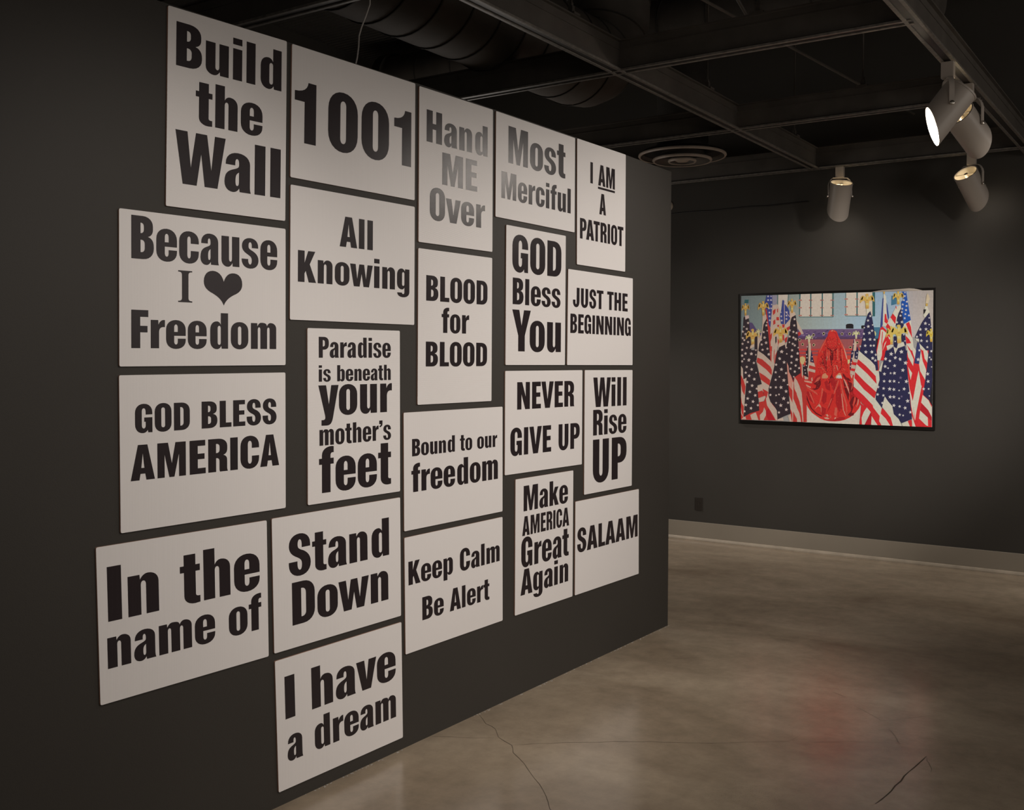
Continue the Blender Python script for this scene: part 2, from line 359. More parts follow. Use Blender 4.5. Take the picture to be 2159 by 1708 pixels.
    if ch == 'f': return [[('M', 8, 0), ('L', 8, 62), ('L', 1, 62), ('L', 1, 75), ('L', 8, 75), ('L', 8, 82), ('v', 8+s+3, 101), ('L', 8+s+8, 100.5), ('L', 8+s+8, 87),
                           ('L', 8+s+5, 87), ('h', 8+s, 81), ('L', 8+s, 75), ('L', 8+s+8, 75), ('L', 8+s+8, 62), ('L', 8+s, 62), ('L', 8+s, 0)]], s+17.5
    if ch == 't': b = 8+s; return [[('M', 8, 75), ('L', 8, 96), ('L', b, 96), ('L', b, 75), ('L', b+8, 75), ('L', b+8, 62), ('L', b, 62), ('L', b, 17), ('v', b+5, 12.8), ('L', b+8, 12.8),
                           ('L', b+8, -.3), ('L', b-1, -1.2), ('h', 8, 16), ('L', 8, 62), ('L', 1, 62), ('L', 1, 75)]], b+9.5
    if ch in 'nhu':
        c = al+8.5; x = c+s; m = (al+c)/2; tp = 100 if ch == 'h' else xh
        st = [('L', 5, tp), ('L', al, tp), ('L', al, 67)] if ch == 'h' else [('L', 5, tp), ('L', al-1.8, tp), ('L', al-1.2, 66)]
        g = [[('M', 5, 0)] + st + [('C', al+2.5, 73.5, al+7, xh+o, al+12, xh+o), ('h', x, 58), ('L', x, 0), ('L', c, 0), ('L', c, 56), ('v', m, 63), ('h', al, 55), ('L', al, 0)]]
        if ch == 'u': g = mirror(g, ax=5+x, ay=75)
        return g, x+4.5
    if ch == 'm':
        c = al+8; x = c+s; c2 = x+8; x2 = c2+s
        return [[('M', 5, 0), ('L', 5, xh), ('L', al-1.8, xh), ('L', al-1.2, 66), ('C', al+2, 73, al+6, xh+o, al+11, xh+o), ('C', x-4, xh+o, x-1.5, 73, x-.5, 66.5),
                 ('C', x+2, 73, x+6, xh+o, x+11, xh+o), ('h', x2, 59), ('L', x2, 0), ('L', c2, 0), ('L', c2, 56), ('v', (x+c2)/2, 63), ('h', x, 55), ('L', x, 0), ('L', c, 0), ('L', c, 56),
                 ('v', (al+c)/2, 63), ('h', al, 55), ('L', al, 0)]], x2+4.5
    if ch == 'r': return [[('M', 5, 0), ('L', 5, xh), ('L', al-2, xh), ('L', al-1.5, 63), ('C', al+2, 72, al+7, xh+o, al+15, xh+.5), ('L', al+15, 56.5), ('C', al+4, 58, al, 52, al, 43), ('L', al, 0)]], al+15.5
    if ch == 's': return ess(2, 2+2*s+7.5, -o, xh+o, s-1, t-2.5, .68, .31), 2*s+12
    if ch == 'k': return [poly((5, 0), (5, 100), (al, 100), (al, 49), (al+9, 75), (al+29, 75), (al+15, 44), (al+31, 0), (al+10, 0), (al+2.5, 27), (al, 22), (al, 0))], al+31
    if ch == 'v': return [poly((0, 75), (s, 75), (26.8, 25), (53.5-s, 75), (53, 75), (38, 0), (15, 0))], 53
    if ch == 'w': return [poly((0, 75), (19, 75), (24.5, 26), (31.5, 75), (48.5, 75), (55, 26), (60.5, 75), (79, 75), (66, 0), (46.5, 0), (39.8, 43), (33, 0), (13, 0))], 79
    if ch == 'y': return [[('M', 0, 75), ('L', s, 75), ('L', 27.5, 28), ('L', 53.5-s, 75), ('L', 53, 75), ('L', 38, -6), ('C', 35, -20, 31, -24.5, 21, -24.5), ('L', 8, -24), ('L', 8, -10.5), ('L', 12, -10.5), ('C', 18.5, -10.5, 18.5, -6, 17, 2)]], 53
    if ch == "'": return [[('M', 5, 82), ('L', 5, 100), ('L', 24, 100), ('L', 24, 84), ('C', 24, 73, 18, 67, 7, 66), ('L', 7, 73), ('C', 12, 74, 14, 77, 14, 82)]], 27
    if ch == '~I': return [[('M', 0, 0), ('L', 0, 4), ('C', 18, 4, 27, 6, 27, 14), ('L', 27, 86), ('C', 27, 94, 18, 96, 0, 96), ('L', 0, 100), ('L', 100, 100), ('L', 100, 96),
                            ('C', 82, 96, 73, 94, 73, 86), ('L', 73, 14), ('C', 73, 6, 82, 4, 100, 4), ('L', 100, 0)]], 100
    if ch == '~H': return [[('M', 51, 0), ('C', 45, 19, 33, 28, 16, 38), ('C', 4, 46, 0, 56, 0, 68), ('C', 0, 86, 8, 99, 23, 100), ('C', 36, 100, 47, 90, 51, 70), ('C', 56, 88, 64, 98, 79, 97),
                            ('C', 92, 96, 100, 84, 100, 66), ('C', 100, 54, 96, 44, 84, 36), ('C', 68, 27, 57, 18, 51, 0)]], 100
    if ch == '~U': return [rect(0, 100, 0, 100)], 100
    raise KeyError(ch)
def flatten(c, n=6):
    K = .60; pts = []; cur = None
    for k in c:
        if k[0] == 'M' or k[0] == 'L': nxt = (k[1], k[2]); pts.append(nxt)
        else:
            x0, y0 = cur
            if k[0] == 'h': x, y = k[1:3]; p1 = (x0+(x-x0)*K, y0); p2 = (x, y-(y-y0)*K)
            elif k[0] == 'v': x, y = k[1:3]; p1 = (x0, y0+(y-y0)*K); p2 = (x-(x-x0)*K, y)
            else: p1 = k[1:3]; p2 = k[3:5]; x, y = k[5:7]
            for i in range(1, n+1):
                u = i/n; w = 1-u
                pts.append((w**3*x0+3*w*w*u*p1[0]+3*w*u*u*p2[0]+u**3*x, w**3*y0+3*w*w*u*p1[1]+3*w*u*u*p2[1]+u**3*y))
            nxt = (x, y)
        cur = nxt
    out = []
    for p in pts:
        if not out or abs(p[0]-out[-1][0])+abs(p[1]-out[-1][1]) > 1e-4: out.append(p)
    if abs(out[0][0]-out[-1][0])+abs(out[0][1]-out[-1][1]) < 1e-4: out.pop()
    return out
def area(p): return sum(p[i][0]*p[(i+1) % len(p)][1]-p[(i+1) % len(p)][0]*p[i][1] for i in range(len(p)))/2
def inside(q, p):
    c = False
    for i in range(len(p)):
        a, b = p[i], p[i-1]
        if (a[1] > q[1]) != (b[1] > q[1]) and q[0] < (b[0]-a[0])*(q[1]-a[1])/(b[1]-a[1])+a[0]: c = not c
    return c
def word_tris(word, S):
    """-> list of (verts, tris) in letter units, ink starting at x = 0, and ink width"""
    if word[0] == '~': seq = [word]
    else: seq = list(word)
    x = 0; groups = []; prev = None
    KERN = {'AT': -5, 'TA': -5, 'PA': -5, 'AV': -4, 'VE': 0, 'LA': 0, 'Yo': -6, 'Wa': -4, 'Wi': -1, 'ov': -1, 've': -1.5, 'ow': -1, 'wi': 0, "r'": -2, "'s": -1, 'yo': -2, 'fr': -1, 're': -.5, 'AA': 1, 'SA': 0, 'AM': 1}
    for ch in seq:
        if prev: x += KERN.get(prev+ch, 0)
        cs, adv = glyph(ch, S)
        polys = [[(px+x, py) for px, py in flatten(c)] for c in cs]
        x += adv; prev = ch
        used = set()
        for i, p in enumerate(polys):
            if any(j != i and inside(p[0], q) for j, q in enumerate(polys)): continue
            holes = [q for j, q in enumerate(polys) if j != i and inside(q[0], p)]
            groups.append([p]+holes)
    mn = min(p[0] for g in groups for c in g for p in c); mx_ = max(p[0] for g in groups for c in g for p in c)
    res = []
    for g in groups:
        if area(g[0]) < 0: g[0] = g[0][::-1]
        g = [g[0]] + [h if area(h) < 0 else h[::-1] for h in g[1:]]
        tri = tessellate_polygon([[Vector((a, b, 0)) for a, b in c] for c in g])
        vs = [((a-mn), b) for c in g for a, b in c]
        res.append((vs, tri))
    return res, mx_-mn

BOARDS = {
 'build': ([(2.1169, 2.7311), (2.6247, 2.7484), (2.6199, 2.1057), (2.1099, 2.0946)], [(21, 0.0656, 0.2867, [('Build', 0.0638, 0.9518)]), (21, 0.3343, 0.56, [('the', 0.2187, 0.7812)]), (21, 0.6087, 0.8779, [('Wall', 0.0652, 0.9517)])]),
 '1001': ([(2.6503, 2.7465), (3.3428, 2.7597), (3.3421, 2.2758), (2.6439, 2.2667)], [(21, 0.2635, 0.7243, [('1', 0.023, 0.1785), ('0', 0.2691, 0.5015), ('0', 0.5321, 0.7649), ('1', 0.8102, 0.9647)])]),
 'knowing': ([(2.6454, 2.2403), (3.3432, 2.2488), (3.3438, 1.7581), (2.6442, 1.7536)], [(19.5, 0.1747, 0.4124, [('All', 0.363, 0.6308)]), (19.5, 0.4777, 0.714, [('Knowing', 0.0539, 0.9532)])]),
 'because': ([(1.9401, 2.0656), (2.6217, 2.0777), (2.6241, 1.5893), (1.9423, 1.5833)], [(21, 0.032, 0.3092, [('Because', 0.0625, 0.941)]), (21, 0.3628, 0.5742, [('~I', 0.3173, 0.3989)]), (21, 0.3488, 0.5839, [('~H', 0.4673, 0.7063)]), (21, 0.6369, 0.8829, [('Freedom', 0.0615, 0.934)])]),
 'godam': ([(1.9412, 1.5565), (2.6235, 1.5627), (2.6274, 1.0752), (1.9483, 1.0725)], [(20, 0.1887, 0.3723, [('GOD', 0.0799, 0.3838), ('BLESS', 0.4538, 0.9363)]), (21, 0.4493, 0.6777, [('AMERICA', 0.0542, 0.9536)])]),
 'paradise': ([(2.7315, 1.7258), (3.252, 1.7311), (3.2589, 1.0729), (2.7373, 1.0724)], [(19, 0.0477, 0.1673, [('Paradise', 0.1106, 0.8906)]), (19, 0.2105, 0.3042, [('is', 0.11, 0.2312), ('beneath', 0.2976, 0.8901)]), (20, 0.267, 0.5001, [('your', 0.1052, 0.9032)]), (19, 0.5497, 0.6705, [("mother's", 0.1157, 0.8922)]), (21, 0.6795, 0.9431, [('feet', 0.1106, 0.8915)])]),
 'bound': ([(3.2786, 1.3945), (3.9918, 1.3977), (3.9968, 0.9061), (3.2863, 0.9039)], [(19.5, 0.2282, 0.3756, [('Bound', 0.0738, 0.4841), ('to', 0.5365, 0.664), ('our', 0.7173, 0.9382)]), (20.5, 0.4378, 0.6808, [('freedom', 0.0662, 0.9461)])]),
 'name': ([(1.8632, 1.0409), (2.5372, 1.0411), (2.549, 0.5567), (1.8796, 0.5618)], [(21, 0.1344, 0.4833, [('In', 0.0508, 0.3234), ('the', 0.4454, 0.9458)]), (21, 0.521, 0.7825, [('name', 0.0429, 0.65), ('of', 0.7372, 0.9535)])]),
 'stand': ([(2.5607, 1.0435), (3.2591, 1.0477), (3.2688, 0.5587), (2.5753, 0.5599)], [(21, 0.1495, 0.461, [('Stand', 0.111, 0.8978)]), (20, 0.5084, 0.8307, [('Down', 0.1298, 0.8878)])]),
 'dream': ([(2.5782, 0.5313), (3.2711, 0.532), (3.2845, 0.0508), (2.599, 0.0539)], [(21, 0.1398, 0.4663, [('I', 0.0615, 0.1315), ('have', 0.2539, 0.9418)]), (21, 0.537, 0.7957, [('a', 0.0692, 0.1805), ('dream', 0.269, 0.9398)])]),
 'keep': ([(3.2874, 0.8769), (3.9971, 0.8797), (4.0035, 0.3911), (3.2991, 0.3911)], [(19.5, 0.213, 0.4155, [('Keep', 0.0328, 0.4595), ('Calm', 0.5321, 0.9658)]), (19.5, 0.5516, 0.7528, [('Be', 0.1578, 0.3649), ('Alert', 0.4262, 0.848)])]),
 'hand': ([(3.3691, 2.7556), (3.8999, 2.7651), (3.9018, 2.1133), (3.3688, 2.1065)], [(20, 0.1341, 0.3415, [('Hand', 0.0929, 0.9224)]), (20, 0.3872, 0.6006, [('ME', 0.2956, 0.7742)]), (19.5, 0.6321, 0.8445, [('Over', 0.1375, 0.8886)])]),
 'most': ([(3.9249, 2.765), (4.6349, 2.7697), (4.6363, 2.282), (3.9251, 2.2787)], [(20.5, 0.1001, 0.4567, [('Most', 0.1424, 0.8654)]), (19, 0.5526, 0.81, [('Merciful', 0.0643, 0.9431)])]),
 'patriot': ([(4.6565, 2.7724), (5.1902, 2.7779), (5.1934, 2.1209), (4.6626, 2.119)], [(17.5, 0.154, 0.3255, [('I', 0.2563, 0.3062), ('AM', 0.4147, 0.7627)]), (17.5, 0.3369, 0.3545, [('~U', 0.4106, 0.7639)]), (17.5, 0.3881, 0.56, [('A', 0.4398, 0.577)]), (18, 0.6242, 0.7886, [('PATRIOT', 0.0563, 0.9543)])]),
 'godyou': ([(4.0138, 2.2513), (4.5497, 2.2547), (4.5492, 1.5943), (4.0135, 1.593)], [(20.5, 0.0579, 0.3261, [('GOD', 0.0959, 0.9212)]), (19.5, 0.3697, 0.5613, [('Bless', 0.1052, 0.9103)]), (20.5, 0.5995, 0.9009, [('You', 0.1006, 0.9228)])]),
 'just': ([(4.5758, 2.0883), (5.2859, 2.0896), (5.2906, 1.5953), (4.5711, 1.5943)], [(18, 0.1842, 0.388, [('JUST', 0.0706, 0.5211), ('THE', 0.5797, 0.9143)]), (18, 0.4615, 0.6646, [('BEGINNING', 0.0378, 0.9675)])]),
 'blood': ([(3.3681, 2.0803), (3.901, 2.0851), (3.9019, 1.4267), (3.3682, 1.4245)], [(19.5, 0.1664, 0.3307, [('BLOOD', 0.0994, 0.9317)]), (19.5, 0.3693, 0.5349, [('for', 0.2987, 0.6705)]), (19.5, 0.5946, 0.7556, [('BLOOD', 0.0985, 0.9303)])]),
 'never': ([(4.0119, 1.5649), (4.7268, 1.5675), (4.7278, 1.0711), (4.0137, 1.0736)], [(19, 0.1106, 0.3778, [('NEVER', 0.1414, 0.8861)]), (19, 0.5551, 0.8239, [('GIVE', 0.0631, 0.5719), ('UP', 0.6703, 0.9651)])]),
 'will': ([(4.751, 1.5674), (5.291, 1.5673), (5.292, 0.9055), (4.7534, 0.9072)], [(20, 0.0601, 0.3019, [('Will', 0.169, 0.8698)]), (19.5, 0.3236, 0.5324, [('Rise', 0.1696, 0.8711)]), (20.5, 0.5666, 0.9197, [('UP', 0.1684, 0.8766)])]),
 'make': ([(4.1044, 1.0458), (4.6407, 1.0459), (4.641, 0.3888), (4.1061, 0.3925)], [(19.5, 0.0579, 0.2462, [('Make', 0.1313, 0.9009)]), (18, 0.2844, 0.4279, [('AMERICA', 0.111, 0.9274)]), (19.5, 0.4412, 0.6616, [('Great', 0.0975, 0.9227)]), (19.5, 0.6772, 0.8668, [('Again', 0.0887, 0.9158)])]),
 'salaam': ([(4.6641, 0.88), (5.3805, 0.8776), (5.387, 0.3846), (4.6651, 0.3889)], [(19, 0.2947, 0.5532, [('SALAAM', 0.0289, 0.9795)])]),
}

# ------------------------------------------------------------------ the word boards on the partition
LAB = {
 'build': ('white upright board reading Build the Wall, top left of the grid', 'H'),
 '1001': ('white board with the large number 1001 along the wall top', 'V'),
 'knowing': ('white board reading All Knowing, under the 1001 board', 'V'),
 'because': ('white board reading Because I heart Freedom with a black heart', 'V'),
 'godam': ('white board reading GOD BLESS AMERICA at the left side', 'V'),
 'paradise': ("white upright board reading Paradise is beneath your mother's feet", 'H'),
 'bound': ('white board reading Bound to our freedom', 'V'),
 'name': ('white board reading In the name of, low at the far left', 'V'),
 'stand': ('white board reading Stand Down, above the I have a dream board', 'V'),
 'dream': ('white board reading I have a dream, lowest on the wall', 'V'),
 'keep': ('white board reading Keep Calm Be Alert', 'V'),
 'hand': ('white upright board reading Hand ME Over with greyish sheen on the letters', 'H'),
 'most': ('white board reading Most Merciful on the top row', 'V'),
 'patriot': ('white upright board reading I AM A PATRIOT with AM underlined', 'H'),
 'godyou': ('white upright board reading GOD Bless You', 'H'),
 'just': ('white board reading JUST THE BEGINNING', 'V'),
 'blood': ('white upright board reading BLOOD for BLOOD', 'H'),
 'never': ('white board reading NEVER GIVE UP', 'V'),
 'will': ('white upright board reading Will Rise UP', 'H'),
 'make': ('white upright board reading Make AMERICA Great Again', 'H'),
 'salaam': ('white board reading SALAAM, lowest at the right end of the wall', 'V'),
}
TH_B = .006
def bil(c, u, v):
    a, b, d, e = c      # TL TR BR BL
    return ((a[0]*(1-u)+b[0]*u)*(1-v)+(e[0]*(1-u)+d[0]*u)*v, (a[1]*(1-u)+b[1]*u)*(1-v)+(e[1]*(1-u)+d[1]*u)*v)
for key, (corners, lines) in BOARDS.items():
    lab, ori = LAB[key]
    cx = sum(p[0] for p in corners)/4; cz = sum(p[1] for p in corners)/4
    org = Vector((cx, YW, cz))
    t = thing('sign_board', lab, 'sign', org, 'white word boards on the dark partition')
    bm = bmesh.new()
    # slightly rounded corners
    P = [Vector((p[0]-cx, 0, p[1]-cz)) for p in corners]; ring = []
    for i in range(4):
        p, q, r = P[i], P[i-1], P[(i+1) % 4]
        for k in range(4):
            w = k/3; e1 = p+(q-p).normalized()*.006; e2 = p+(r-p).normalized()*.006
            ring.append(e1*(1-w)**2 + p*2*w*(1-w) + e2*w*w)
    y0, y1 = -TH_B, 0.0
    fr = [bm.verts.new((p.x, y0, p.z)) for p in ring]; bk = [bm.verts.new((p.x, y1, p.z)) for p in ring]
    ff = bm.faces.new(fr); bm.faces.new(bk[::-1])
    nn = len(fr)
    for i in range(nn): bm.faces.new((fr[i], bk[i], bk[(i+1) % nn], fr[(i+1) % nn])).material_index = 1
    bmesh.ops.recalc_face_normals(bm, faces=bm.faces)
    o = obj('panel', bm, M_BOARD_H if ori == 'H' else M_BOARD_V, t)
    o.data.materials.append(M_FLUTE)
    for S, vt, vb, words in lines:
        for w, u0, u1 in words:
            bm = bmesh.new()
            res, W = word_tris(w, S)
            for vs, tri in res:
                V = []
                for x, y in vs:
                    X, Z = bil(corners, u0+(u1-u0)*x/W, vb+(vt-vb)*y/100)
                    V.append(bm.verts.new((X-cx, -TH_B-.0004, Z-cz)))
                for f in tri:
                    try: bm.faces.new([V[i] for i in f])
                    except ValueError: pass
            bm.normal_update()
            for f in bm.faces:
                if f.normal.y > 0: f.normal_flip()
            obj({'~H': 'heart', '~U': 'underline'}.get(w, 'lettering'), bm, M_INK_H if ori == 'H' else M_INK_V, t)

# ------------------------------------------------------------------ ceiling grid of track beams
GZ = 3.198
def beam(p0, p1, label, group='crossing track beams of the ceiling grid', h=.165):
    p0 = Vector(p0); p1 = Vector(p1); L = (p1-p0).length; ang = math.atan2(p1.y-p0.y, p1.x-p0.x)
    t = thing('ceiling_beam', label, 'beam', p0, group); t.rotation_euler = (0, 0, ang)
    obj('web', nb(0, L, -.011, .011, .02, h), M_BEAM, t)
    obj('ridge', nb(0, L, -.015, .015, .122, .128), M_BEAM, t)
    for s in (-1, 1):
        obj('bottom_rail', nb(0, L, s*.0285-.0095, s*.0285+.0095, 0, .012, bev=.002), M_RAIL, t)
    obj('track_slot', nb(0, L, -.019, .019, .006, .02), M_BLK, t)
    obj('top_flange', nb(0, L, -.03, .03, h, h+.008), M_BEAM, t)
    return t
YA, YA2 = 2.75, 1.20
XC = [3.38, 5.05, 6.73, 8.40]
beam((1.2, YA, GZ), (XC[3]+.04, YA, GZ), 'long dark track beam running away above the partition')
beam((1.2, YA2, GZ), (XB-.05, YA2, GZ), 'dark track beam at right from which two spotlights hang')
for i, x in enumerate(XC):
    beam((x, YA2 if i < 3 else .9, GZ+.0005), (x, 4.9, GZ+.0005), ['nearest dark cross beam, top left behind the partition', 'dark cross beam crossing over the round duct',
         'dark cross beam in front of the round air diffuser', 'farthest dark cross beam close to the back wall'][i])
# threaded hanger rods with clamps carrying the beams
def hanger(x, y, lab):
    t = thing('hanger_rod', lab, 'rod', (x, y, GZ+.173), 'thin hanger rods of the ceiling grid')
    obj('rod', tube(bmesh.new(), [(0, 0, 0), (0, 0, 4.6-GZ-.173)], .005, 8), M_BEAM, t)
    bm = bmesh.new(); box(bm, -.03, .03, -.035, .035, -.0, .012); box(bm, -.012, .012, -.012, .012, .012, .05); obj('clamp', bm, M_BEAM, t)
    bm = bmesh.new(); lathe(bm, [(0, 0), (0, .011), (.016, .011), (.016, 0)], (0, 0, .05), (0, 0, 1), 6); obj('nut', bm, M_BEAM, t)
for p in [(4.55, YA, 'thin hanger rod above the near part of the long beam'), (6.25, YA, 'thin hanger rod in the bay before the diffuser'),
          (7.9, YA, 'thin hanger rod on the long beam near the back wall'), (5.05, 1.95, 'thin hanger rod on the cross beam right of the duct'), (6.73, 1.9, 'thin hanger rod on the middle cross beam')]:
    hanger(*p)
# spiral ducts
def duct(pts, r, label, seams=.28, collar=True):
    t = thing('round_duct', label, 'duct', pts[0], 'round ducts above the grid')
    o = Vector(pts[0]); P = [Vector(p)-o for p in pts]
    sh = obj('pipe', tube(bmesh.new(), P, r, 40), M_DUCT, t, smooth=True)
    L = sum((P[i+1]-P[i]).length for i in range(len(P)-1)); s = seams
    while s < L-.02:
        bm = bmesh.new()
        d = s
        for i in range(len(P)-1):
            l = (P[i+1]-P[i]).length
            if d <= l: c = P[i]+(P[i+1]-P[i])*(d/l); a = (P[i+1]-P[i]).normalized(); break
            d -= l
        lathe(bm, [(-.006, r), (-.004, r+.007), (.004, r+.007), (.006, r)], c, a, 40)
        s += seams
        obj('seam', bm, M_VOID, t, smooth=True)
    if collar:
        a = (P[-1]-P[-2]).normalized()
        obj('collar', lathe(bmesh.new(), [(-.10, r), (-.10, r+.03), (0, r+.03), (0, r)], P[-1], a, 40), M_VOID, t, smooth=True)
    return t
q = [(3.0, 3.60, 3.64), (6.02, 3.60, 3.64)]
for k in range(1, 7):
    a = k/6*math.pi/2; q.append((6.02+.42*math.sin(a), 3.60, 3.64+.42*(1-math.cos(a))))
q.append((6.44, 3.60, 4.58))
duct(q, .30, 'round spiral duct with an upturned end seen between the beams above the partition', seams=.25, collar=False)
duct([(7.46, 1.6, 4.22), (7.46, 6.5, 4.22)], .245, 'large dim duct crossing high above the diffuser', seams=.4)
# deck joists
for i, x in enumerate((2.5, 5.0, 8.1)):
    t = thing('ceiling_joist', ['near', 'middle', 'far'][i]+' dark open-web joist under the deck', 'joist', (x, -4.9, 4.3))
    obj('bottom_chord', nb(-.03, .03, 0, 11.8, 0, .035), M_VOID, t); obj('top_chord', nb(-.03, .03, 0, 11.8, .24, .275), M_VOID, t)
    bm = bmesh.new()
    for k in range(40): tube(bm, [(0, .295*k, .02 if k % 2 else .25), (0, .295*(k+1), .25 if k % 2 else .02)], .009, 6)
    obj('web_rod', bm, M_VOID, t)['kind'] = 'stuff'
# conduits crossing the void
for i, (a, b, lab) in enumerate([((5.6, 2.55, 3.75), (8.7, 2.05, 3.62), 'thin conduit slanting down towards the back wall, nearer the diffuser'),
                             ((5.6, 1.75, 3.8), (8.7, 1.35, 3.55), 'thin conduit slanting across the bay beside the spotlights'),
                             ((5.15, 2.35, 3.95), (5.9, 2.25, 3.5), 'short thin conduit high in the middle bay')]):
    o = obj('conduit', tube(bmesh.new(), [Vector((0, 0, 0)), Vector(b)-Vector(a)], .010, 8), M_BEAM, loc=a); tag(o, lab, 'conduit', 'thin conduits above the grid')
# round air diffuser
t = thing('air_diffuser', 'round ringed air diffuser hanging in the last ceiling bay', 'air vent', (7.46, 3.49, 3.19))
for i, (r, z, w) in enumerate([(.335, .036, .06), (.225, .0, .055), (.105, -.006, .045)]):
    obj('cone_ring', lathe(bmesh.new(), [(z+.0, r), (z+.004, r+.004), (z+.05, r-w), (z+.046, r-w-.004)], (0, 0, 0), (0, 0, 1), 56, close=True), M_BEAM, t, smooth=True)
    obj('ring_lip', lathe(bmesh.new(), [(z-.004, r-.012), (z-.006, r), (z+.004, r+.006), (z+.014, r+.004), (z+.004, r-.004)], (0, 0, 0), (0, 0, 1), 64, close=True), M_DIFF, t, smooth=True)
obj('center_disc', lathe(bmesh.new(), [(-.006, 0), (-.006, .04), (.004, .055), (.01, 0)], (0, 0, 0), (0, 0, 1), 32), M_DIFF, t, smooth=True)
obj('neck', lathe(bmesh.new(), [(.07, .20), (.775, .20)], (0, 0, 0), (0, 0, 1), 40), M_VOID, t, smooth=True)
obj('backing_plate', lathe(bmesh.new(), [(.06, 0), (.06, .33), (.075, .31), (.075, 0)], (0, 0, 0), (0, 0, 1), 48), M_BLK, t)
# loose wire
A = [EYE+pray(x, y)*d for x, y, d in [(786, -60, 4.5), (780, 9, 4.5), (771, 35, 4.5), (762, 58, 4.5), (757, 76, 4.5), (756, 98, 4.5), (753, 122, 4.5), (744, 160, 4.5)]]
A[0] = Vector((A[1].x, A[1].y, 4.6))
o = obj('loose_wire', tube(bmesh.new(), [p-A[-1] for p in A], .0035, 6), M_WIRE, loc=A[-1]); tag(o, 'pale thin loose wire dangling behind the top of the partition', 'wire')

